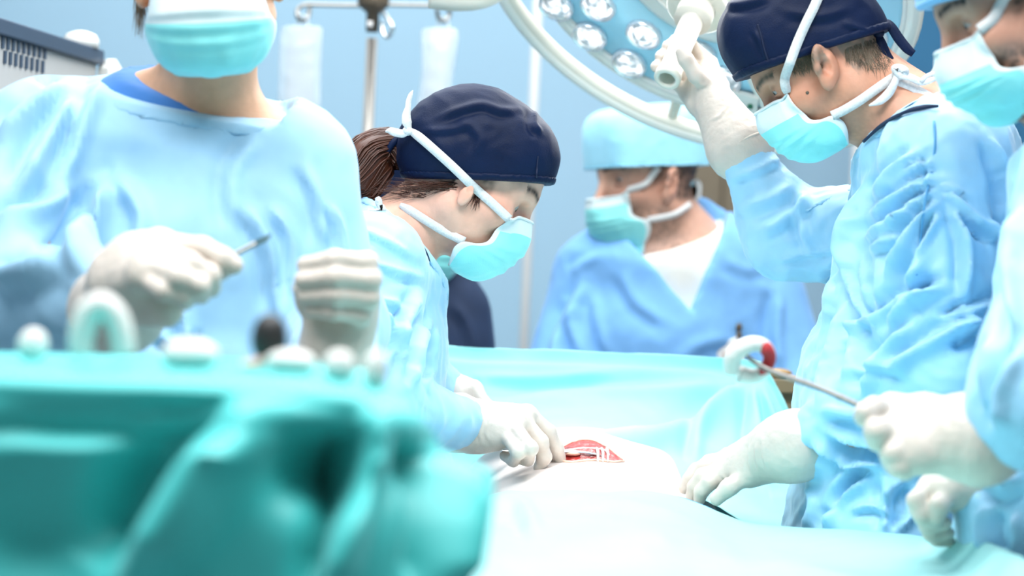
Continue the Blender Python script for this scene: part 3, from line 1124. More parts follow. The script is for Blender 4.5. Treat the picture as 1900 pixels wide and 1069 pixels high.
def strands(root, name, roots, dirs, length, r=.0006, material='hair_g', seg=4, grav=(0, 0, -1), curl=.3, jit=.25, kind=None):
    V, F = [], []
    g = np.asarray(grav, float)
    for p, d in zip(roots, dirs):
        L = length * random.uniform(.6, 1.15)
        q = np.array(p, float); dd = unit(np.array(d) + np.random.default_rng(len(V)).normal(size=3) * jit)
        base = len(V)
        e = unit(np.cross(dd, (.3, .5, .8)))
        for i in range(seg + 1):
            rr = r * (1 - .85 * i / seg)
            e2 = np.cross(dd, e)
            for a in (0, 2.094, 4.189):
                V.append(q + rr * (math.cos(a) * e + math.sin(a) * e2))
            q = q + dd * L / seg
            dd = unit(dd + g * curl / seg)
        for i in range(seg):
            for j in range(3):
                F.append((base + i * 3 + j, base + i * 3 + (j + 1) % 3, base + i * 3 + 3 + (j + 1) % 3, base + i * 3 + 3 + j))
    o = mk(name, V, F, material, root)
    if kind: o['kind'] = kind
    return o
# ---------------------------------------------------------------- the room
def slab(name, x0, x1, y0, y1, z0, z1, m, kind='structure', parent=None):
    o = mk(name, *abox(x0, x1, y0, y1, z0, z1), m, parent, smooth=False)
    if kind and parent is None: o['kind'] = kind
    return o


slab('floor', -3.4, 3.4, -0.6, 6.4, -.05, 0, 'floor')
slab('ceiling', -3.4, 3.4, -0.6, 6.4, 2.95, 3.0, 'ceiling')
slab('wall_back', -3.4, 3.4, 6.2, 6.3, 0, 2.95, 'wall')
slab('wall_left', -3.4, -3.3, 1.5, 6.2, 0, 2.95, 'wall')
slab('wall_right', W(1648, 300, 5.7)[0], 3.4, 5.62, 5.70, 0, 2.95, 'wall_d')
slab('baseboard_back', -3.3, 3.3, 6.18, 6.2, 0, .1, 'white2')
# white upright at the end of the dark wall and the brown door beside it
x = W(1592, 300, 5.6)[0]
o = slab('trim_1', x - .012, x + .012, 5.60, 5.625, 0, 2.95, 'white2')
dx0, dx1 = W(1278, 340, 6.15)[0], W(1402, 340, 6.15)[0]
door = slab('door_1', dx0, dx1, 6.14, 6.19, 0.02, 2.2, 'door')
ww = (dx1 - dx0)
for i in range(2):
    slab('door_board', dx0 + ww * (.07 + .45 * i), dx0 + ww * (.07 + .45 * i) + ww * .40, 6.125, 6.145, .12, 2.1, 'door', None, door)
slab('trim_2', dx1, dx1 + .03, 6.13, 6.2, 0, 2.24, 'white2')

# ---------------------------------------------------------------- machine at the back left
A = W(0, 60, 3.6); B_ = W(182, 112, 4.04)
ex = unit(np.array([B_[0] - A[0], B_[1] - A[1], 0])); ey = np.array([-ex[1], ex[0], 0])   # ey points left, into the housing
topz = (A[2] + B_[2]) / 2
A0 = np.array([A[0], A[1], 0]) - ex * .22
LEN = np.linalg.norm((np.array([B_[0], B_[1], 0]) - A0))
mr = thing('anaesthesia_machine', 'white machine housing with two rows of vent slots and dark top edge', 'machine', A0 + ex * LEN / 2 + ey * .25)
up = np.array([0, 0, 1.0])
cen = A0 + ex * LEN / 2 + ey * .25
bevel(mk('housing', *box(cen + up * (topz + .10) / 2, ex * LEN / 2, ey * .25, up * (topz - .10) / 2), 'machine', mr, smooth=False), .008)
bevel(mk('top_plate', *box(cen + up * (topz + .006) + ey * -.004, ex * (LEN / 2 + .004), ey * .256, up * .0125), 'slate', mr, smooth=False), .003)
for sx in (-1, 1):
    for sy in (-1, 1):
        mk('castor', *lathe([(.02, 0), (.03, .01), (.03, .05), (.015, .06), (.015, .12)], cen + ex * sx * (LEN / 2 - .06) + ey * sy * .2, up, 14), 'black', mr)
face = A0                                   # plane of the side wall: points A0 + ex*s + up*z


def on_face(px, py):
    d = W(px, py, 1) - CAM
    t = ((face - CAM) @ (-ey)) / (d @ (-ey))
    return CAM + d * t


for row, (x0, y0, x1, y1, n) in enumerate(((4, 78, 82, 98, 9), (8, 106, 78, 124, 8))):
    for i in range(n):
        c = on_face(x0 + (x1 - x0) * i / (n - 1), y0 + (y1 - y0) * i / (n - 1))
        mk('vent_slot', *box(c, ex * .0050, ey * .0025, up * .0095), 'slate', mr, smooth=False)
c = W(150, 92, 4.0)
mk('dial', *lathe([(.030, 0), (.030, .012), (.024, .022), (.010, .027), (.001, .028)], [c[0], c[1], topz + .018], up, 24), 'white', mr)
c = W(205, 110, 4.05)
mk('end_bracket', *sweep([[c[0], c[1], topz - .05], [c[0], c[1], topz - .012], [c[0] - .002, c[1], topz + .004]], [.022, .022, .012], 6), 'white', mr, smooth=False)

# ---------------------------------------------------------------- slim white pole on the back wall side
p0, p1 = W(970, 672, 5.3), W(998, 0, 5.3)
pr = thing('white_pole', 'slim white floor-to-ceiling pole between ponytailed surgeon and background man', 'pole', (p0[0], 5.3, 0))
mk('shaft', *lathe([(.0105, 0), (.0105, 2.95)], (p0[0], 5.3, 0), up, 16), 'white2', pr)
mk('foot_flange', *lathe([(.035, 0), (.035, .006), (.012, .012)], (p0[0], 5.3, 0), up, 20), 'white2', pr)

# ---------------------------------------------------------------- tan cabinet behind the table, with a small ochre dish on it
zt = W(1448, 703, 4.0)[2]
cx0, cx1 = W(1412, 703, 4.0)[0], W(1600, 703, 4.0)[0]
cb = thing('cabinet', 'tan low cabinet behind the far end of the aqua drape', 'cabinet', ((cx0 + cx1) / 2, 4.1, 0))
mk('carcass', *abox(cx0 + .01, cx1 - .01, 3.97, 4.17, .06, zt - .02), 'tan', cb, smooth=False)
mk('worktop', *abox(cx0, cx1, 3.95, 4.18, zt - .02, zt), 'tan', cb, smooth=False)
for i in range(2):
    a = cx0 + .014 + i * (cx1 - cx0) / 2
    dr = mk('cabinet_door', *abox(a, a + (cx1 - cx0) / 2 - .024, 3.958, 3.972, .09, zt - .04), 'tan', cb, smooth=False)
    mk('knob', *lathe([(.004, 0), (.004, .01), (.009, .014), (.006, .02)], (a + .02 + .03 * (1 - i), 3.958, zt - .2), (0, -1, 0), 12), 'steel', dr)
mk('plinth', *abox(cx0 + .02, cx1 - .02, 3.99, 4.15, 0, .06), 'black', cb, smooth=False)
gd = W(1444, 697, 4.02)
o = mk('dish', *lathe([(.012, 0), (.022, .006), (.023, .011), (.017, .014), (.004, .016)], (gd[0], 4.02, zt + .0005), up, 20), 'gold')
tag(o, 'small ochre rounded dish on top of the tan cabinet', 'dish')

# ---------------------------------------------------------------- infusion stand with two bags
DIV = 4.55
base = W(683, 240, DIV)
ivx = base[0]
iv = thing('infusion_stand', 'steel infusion stand with bronze hub and two hooked arms', 'iv stand', (ivx, DIV, 0))
hz = W(691, 12, DIV)[2]
mk('pole', *lathe([(.0105, .12), (.0105, hz - .06)], (ivx, DIV, 0), up, 20), 'steel', iv)
mk('hub', *lathe([(.012, -.048), (.0125, -.012), (.019, -.008), (.028, 0), (.030, .006), (.030, .03), (.022, .04), (.008, .043)], (ivx, DIV, hz), up, 24), 'bronze', iv)
mk('hub_sticker', *box((ivx - .004, DIV - .0124, hz - .035), (.005, 0, 0), (0, .0006, 0), (0, 0, .006)), 'badge', iv)
for a in range(5):
    t = a * 2 * math.pi / 5 + .3
    e = np.array([math.cos(t), math.sin(t), 0])
    lg = mk('foot', *sweep([np.array([ivx, DIV, .13]), np.array([ivx, DIV, .09]) + e * .11, np.array([ivx, DIV, .075]) + e * .20], .011, 8), 'steel', iv)
    mk('castor', *lathe([(.01, -.011), (.026, -.009), (.026, .009), (.01, .011)], np.array([ivx, DIV, .027]) + e * .205, np.cross(e, up), 16), 'black', lg)


def hook_arm(pts):
    return sweep([W(*p) for p in pts], .0040, 10, hint=(0, 1, .1), samples=60)


mk('hook_arm', *hook_arm([(686, 10, DIV), (640, 10, DIV), (590, 9, DIV), (566, 9, DIV), (553, 17, DIV - .012), (552, 30, DIV - .02), (561, 39, DIV - .012), (571, 32, DIV), (574, 18, DIV + .004), (574, 8, DIV + .006)]), 'steel', iv)
mk('hook_arm', *hook_arm([(698, 8, DIV), (740, 9, DIV), (790, 10, DIV), (815, 9, DIV), (831, 13, DIV + .010), (834, 27, DIV + .016), (826, 39, DIV + .010), (815, 36, DIV), (811, 24, DIV - .004), (811, 17, DIV - .006)]), 'steel', iv)
mk('hook_arm', *hook_arm([(700, 16, DIV - .01), (714, 27, DIV - .03), (726, 45, DIV - .045), (727, 58, DIV - .045), (719, 69, DIV - .04), (711, 62, DIV - .035), (709, 48, DIV - .03), (711, 40, DIV - .03)]), 'chrome', iv)


def iv_bag(label, outline_l, outline_r, ys, d, hang, thick, seed, drip):
    """soft bag: cross sections down the bag, left / right outline in pixels"""
    r = thing('infusion_bag', label, 'infusion bag', W((outline_l[-1] + outline_r[-1]) / 2, ys[-1], d), 'infusion bags on the stand')
    n = 40
    yy = np.linspace(0, 1, n)
    l_ = crom(np.array(outline_l, float)[:, None], n)[:, 0]; r_ = crom(np.array(outline_r, float)[:, None], n)[:, 0]; y_ = crom(np.array(ys, float)[:, None], n)[:, 0]
    m = 28
    V, F = [], []
    a = np.linspace(0, 2 * np.pi, m, endpoint=False)
    for i in range(n):
        c = W((l_[i] + r_[i]) / 2, y_[i], d)
        hw = (r_[i] - l_[i]) / 2 / FPX * d
        th = thick * math.sin(math.pi * min(.97, max(.03, yy[i]))) ** .6 * (.75 + .5 * yy[i])
        for t in a:
            x = hw * math.copysign(abs(math.cos(t)) ** .8, math.cos(t)); y = th * math.sin(t)
            V.append(c + CR * x + CF * y)
    for i in range(n - 1):
        for j in range(m):
            j2 = (j + 1) % m
            F.append((i * m + j, (i + 1) * m + j, (i + 1) * m + j2, i * m + j2))
    F.append(tuple(range(m))); F.append(tuple((n - 1) * m + j for j in range(m))[::-1])
    V = np.array(V)
    V[:, 1] += .004 * perlin(V * 40 + seed)
    mk('bag', V, F, 'bag', r)
    # milky contents and the printed white panel, inside the film
    Vi = V.copy().reshape(n, m, 3)
    c = Vi.mean(1, keepdims=True)
    k0 = int(n * .20)
    Vi = c + (Vi - c) * np.array([.66, .55, 1])
    Vi = Vi[k0:int(n * .93)]
    FF = []
    for i in range(len(Vi) - 1):
        for j in range(m):
            j2 = (j + 1) % m
            FF.append((i * m + j, (i + 1) * m + j, (i + 1) * m + j2, i * m + j2))
    FF.append(tuple(range(m))); FF.append(tuple((len(Vi) - 1) * m + j for j in range(m))[::-1])
    mk('printed_panel', Vi.reshape(-1, 3), FF, 'fluid', r)
    cx, cy = hang
    lp = [W(cx - 9, ys[0] + 3, d), W(cx - 10, cy + 4, d), W(cx - 5, cy - 4, d), W(cx + 4, cy - 4, d), W(cx + 9, cy + 4, d), W(cx + 9, ys[0] + 3, d)]
    mk('hanger_loop', *sweep(lp, .0032, 8, (0, 1, .1), samples=30), 'bag', r)
    if drip:
        x, y = drip
        c = W(x, y, d)
        mk('port', *lathe([(.014, -.006), (.014, .012), (.010, .024), (.006, .032)], c - CU * .03, CU, 16), 'fluid', r)
        mk('tube', *sweep([W(x, y + 14, d), W(x + 2, y + 40, d), W(x - 4, y + 120, d), W(x - 16, y + 260, d)], .0022, 8, samples=24), 'bag', r)
    return r


iv_bag('full clear infusion bag with white panel beside nurse', [545, 524, 519, 517, 516, 516, 528, 543], [575, 597, 599, 597, 596, 595, 585, 562], [46, 51, 70, 110, 150, 200, 222, 236], DIV - .01, (562, 34), .019, 1.0, (553, 244))
iv_bag('crumpled clear infusion bag just above the navy cap of ponytailed surgeon', [806, 783, 781, 782, 780, 774, 768, 772], [833, 849, 851, 846, 840, 838, 838, 832], [50, 56, 75, 110, 150, 190, 230, 262], DIV + .01, (823, 38), .017, 5.0, (802, 268))
# ---------------------------------------------------------------- surgical lamp
LC = W(1326, -58, 3.60)
_s, _c = math.sin(math.radians(56)), math.cos(math.radians(56))
LN = unit(CR * -.415 * _s - CU * .91 * _s - CF * _c)        # the lamp looks down, left and towards the camera
LU = unit(np.array([1.0, 0, 0]) - LN * LN[0]); LV = np.cross(LN, LU)


def lp(r, ang, h=0.0):
    a = math.radians(ang)
    return LC + LU * r * math.cos(a) + LV * r * math.sin(a) + LN * h


def lamp_polar(px, py, h=0.0):
    d = W(px, py, 1) - CAM
    t = ((LC + LN * h - CAM) @ LN) / (d @ LN)
    q = CAM + d * t - LC
    return math.hypot(q @ LU, q @ LV), math.degrees(math.atan2(q @ LV, q @ LU))


lamp = thing('surgical_lamp', 'big round white surgical lamp with glass lenses and a hand grip', 'surgical lamp', LC - LN * .09)
mk('housing', *lathe([(.05, -.085), (.16, -.080), (.26, -.050), (.312, -.018), (.318, 0), (.312, .010), (.296, .012), (.292, .002), (.10, .002), (.05, .002)], LC, LN, 72), 'white', lamp)
# blue glass panel carrying the lenses
mk('glass_panel', *lathe([(.150, .000), (.150, .004), (.288, .004), (.290, .000)], LC, LN, 72), 'panelblue', lamp)
mk('panel_rim', *sweep([lp(.2935, a, .006) for a in range(0, 360, 5)], .0065, 8, hint=LN, close=True), 'white2', lamp)
mk('hub_cover', *lathe([(.150, .000), (.150, .008), (.135, .016), (.085, .022), (.055, .030), (.048, .040), (.001, .041)], LC, LN, 56), 'white', lamp)
mk('hub_groove', *sweep([lp(.108, a, .020) for a in range(0, 360, 6)], .004, 8, hint=LN, close=True), 'white2', lamp)
# white webs between the lens fields
for a in (-62, -182, 58):
    mk('web', *box(lp(.219, a, .006), (lp(1, a) - LC) * .072, unit(np.cross(LN, lp(1, a) - LC)) * .030, LN * .005), 'white', lamp, smooth=False)
pos = [lamp_polar(*q) for q in ((1035, 6), (1113, 6), (1097, 62), (1197, 58), (1170, 112), (1299, 95), (1346, 142), (1257, 168))]
pos = pos[:7] + [(.25, a) for a in (-10, 20, 85, 105, 125, 145)] + [(.185, a) for a in (0, 95, 118, 140)]
LENSR = .0285
lens_mesh = None
for i, (r, a) in enumerate(pos):
    c = lp(r, a, .004)
    # clear moulded collar, reflector dish and the lit centre
    o = mk('lens', *lathe([(LENSR, 0), (LENSR * 1.03, .004), (LENSR * .98, .009), (LENSR * .92, .010), (LENSR * .84, .006), (LENSR * .80, .003), (.001, .003)], c, LN, 32), 'lens', lamp)
    mk('bulb', *lathe([(LENSR * .79, .003), (LENSR * .76, .007), (LENSR * .62, .0115), (LENSR * .40, .0145), (LENSR * .15, .016), (.001, .0162)], c, LN, 28), 'bulb', o)
# outer grab rail and its brackets
RR = .372


def rail_pt(a):
    q = lp(RR, a, .005)
    return q


mk('grab_rail', *sweep([rail_pt(a) for a in range(0, 360, 4)], .0155, 14, hint=LN, close=True), 'ivory', lamp)
mk('rail_ring', *sweep([lp(RR, a, .014) for a in range(0, 360, 4)], .010, 10, hint=LN, close=True), 'white', lamp)
for a in (-96, -170, -30, 40, 110):
    mk('rail_bracket', *sweep([lp(.30, a, -.01), lp(.34, a, -.008), lp(RR, a, .003)], .009, 10), 'ivory', lamp)
# sterile grip with its collar
HE = W(1237, 148, 3.44)
hb = LC + LN * .035
hd = unit(HE - hb); hl = np.linalg.norm(HE - hb)
gp = mk('grip', *lathe([(.026, -.01), (.026, hl * .24), (.017, hl * .26), (.0165, hl * .80), (.0172, hl * .9), (.0195, hl * .955), (.0195, hl * .99), (.0175, hl), (.0125, hl), (.0115, hl - .004), (.0105, hl - .06)], hb, hd, 36), 'ivory', lamp)
mk('grip_collar', *lathe([(.026, 0), (.046, .004), (.047, .010), (.044, .013), (.027, .014)], hb + hd * hl * .21, hd, 36), 'ivory', gp)
mk('grip_sleeve', *lathe([(.0275, 0), (.0285, .006), (.0275, hl * .17)], hb + hd * hl * .22, hd, 32), 'ivory', gp)
# key pad at the rim
r_, a_ = lamp_polar(1384, 187)
kp = mk('key_pad', *box(lp(r_, a_, .012), LU * .022, LV * .030, LN * .004), 'white', lamp, smooth=False)
mk('button', *lathe([(.0055, 0), (.0055, .003)], lp(*lamp_polar(1383, 186), .016), LN, 14), 'red', kp)
mk('button', *lathe([(.0045, 0), (.0045, .003)], lp(*lamp_polar(1398, 183), .016), LN, 14), 'green', kp)
# yoke and arm going up to the ceiling
Y0 = LC - LN * .085
mk('yoke', *sweep([Y0, Y0 - LN * .10, Y0 + np.array([.05, .05, .28]), np.array([Y0[0] + .1, Y0[1] + .1, 2.62])], [.045, .04, .035, .035], 14, samples=24), 'white', lamp)
mk('ceiling_arm', *sweep([np.array([Y0[0] + .1, Y0[1] + .1, 2.60]), np.array([Y0[0] + .1, Y0[1] + .1, 2.95])], .05, 18), 'white', lamp)
# knuckle of the rail on the left, holding the side arm
kn = [W(796, -8, 3.72), W(850, -5, 3.72), W(905, -14, 3.72), W(960, -60, 3.70), W(1040, -120, 3.66)]
mk('side_arm', *sweep(kn, [.020, .022, .022, .020, .02], 14, samples=30), 'ivory', lamp)

sp = bpy.data.lights.new('surgical_lamp_beam', 'SPOT')
sp.energy = 42; sp.spot_size = math.radians(34); sp.spot_blend = .9; sp.shadow_soft_size = .22; sp.color = (1, .985, .96)
so = bpy.data.objects.new('surgical_lamp_beam', sp); COL.objects.link(so)
so.location = LC + LN * .06
so.rotation_euler = Vector(W(1090, 850, 3.3) - (LC + LN * .06)).to_track_quat('-Z', 'Y').to_euler()

# spill of the lens field
sl_ = bpy.data.lights.new('surgical_lamp_glow', 'AREA')
sl_.shape = 'DISK'; sl_.size = .5; sl_.energy = 3.6; sl_.color = (1, .985, .96)
so2 = bpy.data.objects.new('surgical_lamp_glow', sl_); COL.objects.link(so2)
so2.location = LC + LN * .03
so2.rotation_euler = Vector(LN).to_track_quat('-Z', 'Y').to_euler()
# ---------------------------------------------------------------- operating table, patient and drapes
def dents(V, N, spots):
    uv, d = proj(V)
    for (x, y), (rx, ry), amp in spots:
        w = np.exp(-((uv[:, 0] - x) / rx) ** 2 - ((uv[:, 1] - y) / ry) ** 2)
        V = V + N * (amp * w)[:, None]
    return V


def toward_camera(N):
    return N if N[:, 1].mean() < 0 else -N


PX = W(1090, 830, 3.3)[0]
ot = thing('operating_table', 'operating table under the drapes, carrying the patient', 'operating table', (PX + .06, 3.2, 0))
bevel(mk('table_top', *abox(PX - .17, PX + .24, 2.25, 4.1, .80, .85), 'steel', ot, smooth=False), .01)
bevel(mk('mattress', *abox(PX - .17, PX + .24, 2.25, 4.1, .851, .90), 'black', ot, smooth=False), .015)
mk('column', *lathe([(.16, .1), (.14, .16), (.10, .2), (.10, .78), (.16, .80)], (PX + .02, 3.2, 0), (0, 0, 1), 28), 'steel', ot)
bevel(mk('base', *abox(PX - .22, PX + .26, 2.8, 3.7, .0, .10), 'white2', ot, smooth=False), .03)

pat = thing('person', 'patient lying under drapes with only the pale bare abdomen and open incision showing', 'person', (PX, 3.3, .90))
top = W(1090, 813, 3.46)
cz = top[2] - .095
zn = W(1100, 925, 3.08)[2]
sx = np.array([1.0, 0, 0])
prims = [ETube((PX, 3.06, zn - .082), (PX, 3.46, cz), (.160, .080), (.160, .095), sx),
         ETube((PX, 3.46, cz), (PX, 3.66, cz), (.160, .095), (.165, .09), sx),
         Cone((PX, 3.66, cz - .01), (PX, 3.86, cz - .02), .05, .05),
         Ell((PX, 3.95, cz - .02), (.075, .11, .085)),
         Cone((PX - .08, 3.04, zn - .10), (PX - .09, 2.35, zn - .12), .065, .05),
         Cone((PX + .08, 3.04, zn - .10), (PX + .09, 2.35, zn - .12), .065, .05),
         Cone((PX - .15, 3.62, cz), (PX - .17, 3.40, cz - .05), .04, .03),
         Cone((PX + .15, 3.62, cz), (PX + .17, 3.40, cz - .05), .04, .03)]
lo = np.min([p.bb()[0] for p in prims], 0) - .03; hi = np.max([p.bb()[1] for p in prims], 0) + .03
f = Field(np.arange(lo[0], hi[0], .006), axis_coords(lo[1], hi[1], .02, [(3.0, 3.55, .006)]), np.arange(lo[2], hi[2], .006))
for p in prims:
    f.add(p, .06)
V, Q = f.mesh()
V = relax(V, Q, 1, .4)
pb = mk('body', V, Q, 'patient', pat)
pbv = bvh_of(pb)


def on_pat(px, py, lift=.001):
    return on([pbv], px, py, lift)


# red tissue bulging from the open wound, with a pale cut rim
u_ = np.linspace(0, 1, 31)
lowx = np.interp(u_, [0, 1], [1038, 1157]); lowy = 857 + 1.5 * np.sin(u_ * 9)
upx = np.interp(u_, [0, .2, .45, .7, 1], [1036, 1060, 1092, 1124, 1158]); upy = np.interp(u_, [0, .2, .45, .7, 1], [836, 825, 822, 834, 857])
upy = np.convolve(np.pad(upy, 2, 'edge'), np.ones(5) / 5, 'valid')
rows = []
for t in np.linspace(0, 1, 12):
    r_ = []
    for k, u in enumerate(u_):
        p = on_pat(lowx[k] * (1 - t) + upx[k] * t, lowy[k] * (1 - t) + upy[k] * t, .0)
        b = math.sin(math.pi * t) * math.sin(math.pi * min(1, .06 + u * .94))
        r_.append(p + np.array([0, 0, .0008 + .006 * b + .004 * t * math.sin(math.pi * u)]))
    rows.append(r_)
V, Q = lattice(rows, 61, 34, 'w')
V[:, 2] += .0014 * perlin(V * 150) + .0008 * perlin(V * 330)
NV = vnormals(V, Q)
if NV[:, 2].mean() < 0: Q = Q[:, ::-1]
o = mk('wound_tissue', V, Q, 'flesh', pat, label='red open tissue of the incision')
solid(o, .002, -1)
G = V.reshape(34, 61, 3)
rim = np.concatenate([G[-1][::3], G[0][::-3]]) + [0, 0, .0006]
mk('wound_rim', *sweep(rim, .0016, 8, close=True), 'fat', pat, label='pale cut edge around the red tissue')
Gi = G[6:16, 6:20].reshape(-1, 3)
c_ = G[8, 12] + [0, 0, .003]
mk('fat_lobe', *blob(c_, (.012, .014, .004), None, (14, 8)), 'fat', pat)

# retractor with small prongs lying in the wound
rt = thing('retractor', 'small pale pronged retractor lying in the red incision', 'retractor', on_pat(1118, 852))
bar = [on_pat(x, y, .0075) for x, y in ((1050, 846), (1080, 842), (1108, 843), (1122, 846), (1128, 854))]
mk('bar', *sweep(bar, .0017, 8, samples=24), 'white', rt)
for i in range(3):
    q = [on_pat(x, y, h) for x, y, h in ((1106 + 9 * i, 843, .0085), (1108 + 9 * i, 850, .0085), (1109 + 9 * i, 859, .003))]
    mk('prong', *sweep(q, [.0020, .0020, .0016], 8, samples=10), 'white', rt)

# drape over the patient's legs, open at the abdomen
r0 = [(780, 990, 3.08), (868, 938, 3.10), (985, 914, 3.13), (1100, 913, 3.13), (1220, 916, 3.13), (1300, 938, 3.12), (1372, 968, 3.10), (1460, 980, 3.06), (1600, 990, 3.00), (1770, 1008, 2.90), (1890, 1040, 2.78)]
R0 = [W(*q) for q in r0]
xs1 = [-.16, -.06, .02, .09, .16, .22, .28, .34, .41, .49, .55]
rows = [[p + np.array([0, .02, -.05]) for p in R0], R0]
rows.append([[x, 2.86, R0[i][2] - .004 + .004 * math.sin(i * 1.7)] for i, x in enumerate(xs1)])
rows.append([[x, 2.55, 1.006 + .006 * math.sin(i * 2.1) - (.10 if i in (0,) else 0)] for i, x in enumerate(xs1)])
rows.append([[x, 2.30, 1.00 - (.10 if i in (0,) else 0)] for i, x in enumerate(xs1)])
rows.append([[x, 2.24, .93] for x in xs1])
rows.append([[x, 2.21 + .012 * (i % 2), .55] for i, x in enumerate(xs1)])
rows = [[np.array([r[0][0] - .03, r[0][1], .55])] + [np.array(q) for q in r] + [np.array([r[-1][0] + .02, r[-1][1], .55])] for r in rows]
V, Q = lattice(rows, 150, 110, 'w')
N = vnormals(V, Q)
if N[:, 2].mean() < 0: N = -N
V = wrinkle(V, N, .004, 7, seed=3.3)
V = crease(V, N, [([(985, 925), (1150, 935), (1330, 975)], .004, 10), ([(890, 950), (960, 935), (1000, 1000)], .01, 16), ([(1050, 1010), (1250, 1000), (1500, 1030)], .004, 22)])
o = mk('surgical_drape', V, Q, 'drape_p', base=np.array([.2, 2.7, .55]))
tag(o, 'pale aqua drape spread over the legs of the patient', 'drape'); solid(o, .0012)
# dark folded hem of that drape beside the abdomen
hem = [W(x, y, d) + CU * .001 for x, y, d in ((1205, 916, 3.125), (1260, 926, 3.122), (1310, 945, 3.115), (1345, 962, 3.108), (1372, 972, 3.10))]
mk('hem', *_ribbon(np.array(hem), [.0012, .002, .003, .0028, .001], .001, (0, -1, .25), 24), 'seam', o)

# drape hung on the screen at the patient's head
T0 = [(770, 664, 3.75), (900, 671, 3.75), (1050, 677, 3.75), (1200, 683, 3.75), (1330, 689, 3.75), (1400, 696, 3.73), (1422, 712, 3.70), (1450, 762, 3.66), (1480, 830, 3.62)]
T1 = [(770, 735, 3.70), (900, 735, 3.70), (1050, 742, 3.69), (1200, 750, 3.68), (1310, 762, 3.66), (1380, 775, 3.63), (1425, 810, 3.60), (1458, 862, 3.56), (1485, 910, 3.52)]
T2 = [(770, 830, 3.52), (900, 838, 3.50), (1000, 812, 3.47), (1130, 810, 3.45), (1230, 846, 3.43), (1310, 872, 3.42), (1385, 905, 3.40), (1440, 935, 3.38), (1490, 960, 3.36)]
T3 = [(770, 900, 3.46), (900, 900, 3.46), (1000, 880, 3.45), (1130, 880, 3.43), (1230, 900, 3.40), (1310, 930, 3.34), (1385, 975, 3.27), (1440, 1010, 3.22), (1490, 1040, 3.20)]
Tm = [W(*q) + np.array([0, .012, -.02]) for q in T0]
Tb = [W(*q) + np.array([0, .03, -.45]) for q in T0]
rows = [Tb, Tm] + [[W(*q) for q in r] for r in (T0, T1, T2, T3)]
V, Q = lattice(rows, 150, 100, 'w')
N = toward_camera(vnormals(V, Q))
V = wrinkle(V, N, .005, 6, seed=8.1)
V = crease(V, N, [([(1400, 705), (1330, 770), (1220, 815), (1060, 815)], .026, 22), ([(1395, 702), (1250, 725), (1050, 735), (880, 760)], .010, 15),
                  ([(1405, 705), (1400, 800), (1425, 900)], .018, 12), ([(1412, 710), (1440, 800), (1470, 880)], .012, 9), ([(1380, 720), (1300, 800), (1290, 860)], .012, 12),
                  ([(870, 700), (1000, 702), (1150, 690)], .006, 9), ([(880, 690), (900, 720), (905, 740)], .003, 4)])
o = mk('screen_drape', V, Q, 'drape', base=np.array([W(1100, 700, 3.7)[0], 3.7, .7]))
tag(o, 'aqua drape hung as a screen between the abdomen and the background man', 'drape'); solid(o, .0012)
zb_ = W(1100, 681, 3.76)
sf = thing('drape_screen_frame', 'steel frame holding up the aqua screen drape', 'frame', (W(1100, 680, 3.765)[0], 3.765, 0))
e0, e1 = W(780, 682, 3.785), W(1385, 712, 3.785)
mk('crossbar', *sweep([e0, e1], .006, 10), 'steel', sf)
for e in (e0, e1):
    mk('upright', *sweep([e, np.array([e[0], e[1], .004])], .007, 10), 'steel', sf)

# ---------------------------------------------------------------- foreground instrument table
TZ = W(300, 694, 1.82)[2]
itb = thing('instrument_table', 'instrument table hidden under the dark teal drape in the foreground', 'table', (W(200, 700, 1.95)[0], 1.97, 0))
tx0, tx1 = W(-380, 700, 1.9)[0], W(690, 700, 1.9)[0]
rollz = lambda x: math.tan(-ROLL) * 0
bevel(mk('table_top', *abox(tx0, tx1, 1.83, 2.12, 1.185, 1.205), 'steel', itb, smooth=False), .004)
for sx_ in (tx0 + .03, tx1 - .05):
    for sy_ in (1.86, 2.09):
        mk('leg', *lathe([(.012, .0), (.012, 1.19)], (sx_, sy_, 0), (0, 0, 1), 12), 'steel', itb)
mk('shelf', *abox(tx0 + .03, tx1 - .05, 1.85, 2.10, .25, .262), 'steel', itb, smooth=False)

D0 = [(-420, 646, 2.16), (-150, 652, 2.16), (100, 657, 2.16), (300, 663, 2.16), (500, 670, 2.16), (640, 682, 2.16), (700, 700, 2.16), (720, 800, 2.18), (725, 1000, 2.19)]
D1 = [(-420, 672, 1.82), (-150, 678, 1.82), (100, 688, 1.82), (300, 694, 1.82), (480, 702, 1.82), (640, 716, 1.83), (742, 742, 1.88), (800, 800, 1.95), (815, 950, 2.02)]
D2 = [(-420, 730, 1.765), (-150, 738, 1.765), (100, 748, 1.765), (300, 755, 1.765), (480, 755, 1.76), (650, 765, 1.77), (780, 785, 1.80), (825, 815, 1.90), (822, 960, 1.98)]
D3 = [(-420, 860, 1.75), (-150, 860, 1.75), (100, 870, 1.75), (300, 875, 1.75), (480, 870, 1.75), (660, 870, 1.76), (790, 872, 1.79), (842, 890, 1.88), (835, 1000, 1.96)]
D4 = [(-420, 1069, 1.74), (-150, 1069, 1.74), (100, 1069, 1.74), (300, 1069, 1.73), (480, 1069, 1.74), (660, 1069, 1.74), (800, 1069, 1.77), (858, 1069, 1.86), (850, 1100, 1.95)]
D5 = [(x, 1500, 1.73) for x in (-420, -150, 100, 300, 480, 660)] + [(810, 1500, 1.76), (872, 1500, 1.86), (865, 1500, 1.95)]
D6 = [(x, 2700, 1.74) for x in (-420, -150, 100, 300, 480, 660)] + [(810, 2700, 1.77), (872, 2700, 1.86), (865, 2700, 1.95)]
V, Q = lattice([D0, D1, D2, D3, D4, D5, D6], 190, 200)
N = toward_camera(vnormals(V, Q))
hang = np.clip((TZ - .01 - V[:, 2]) / .05, 0, 1)[:, None]
Vn = wrinkle(V, N, .010, 4.5, seed=1.7, stretch=np.diag([1.0, 1.0, .35]))
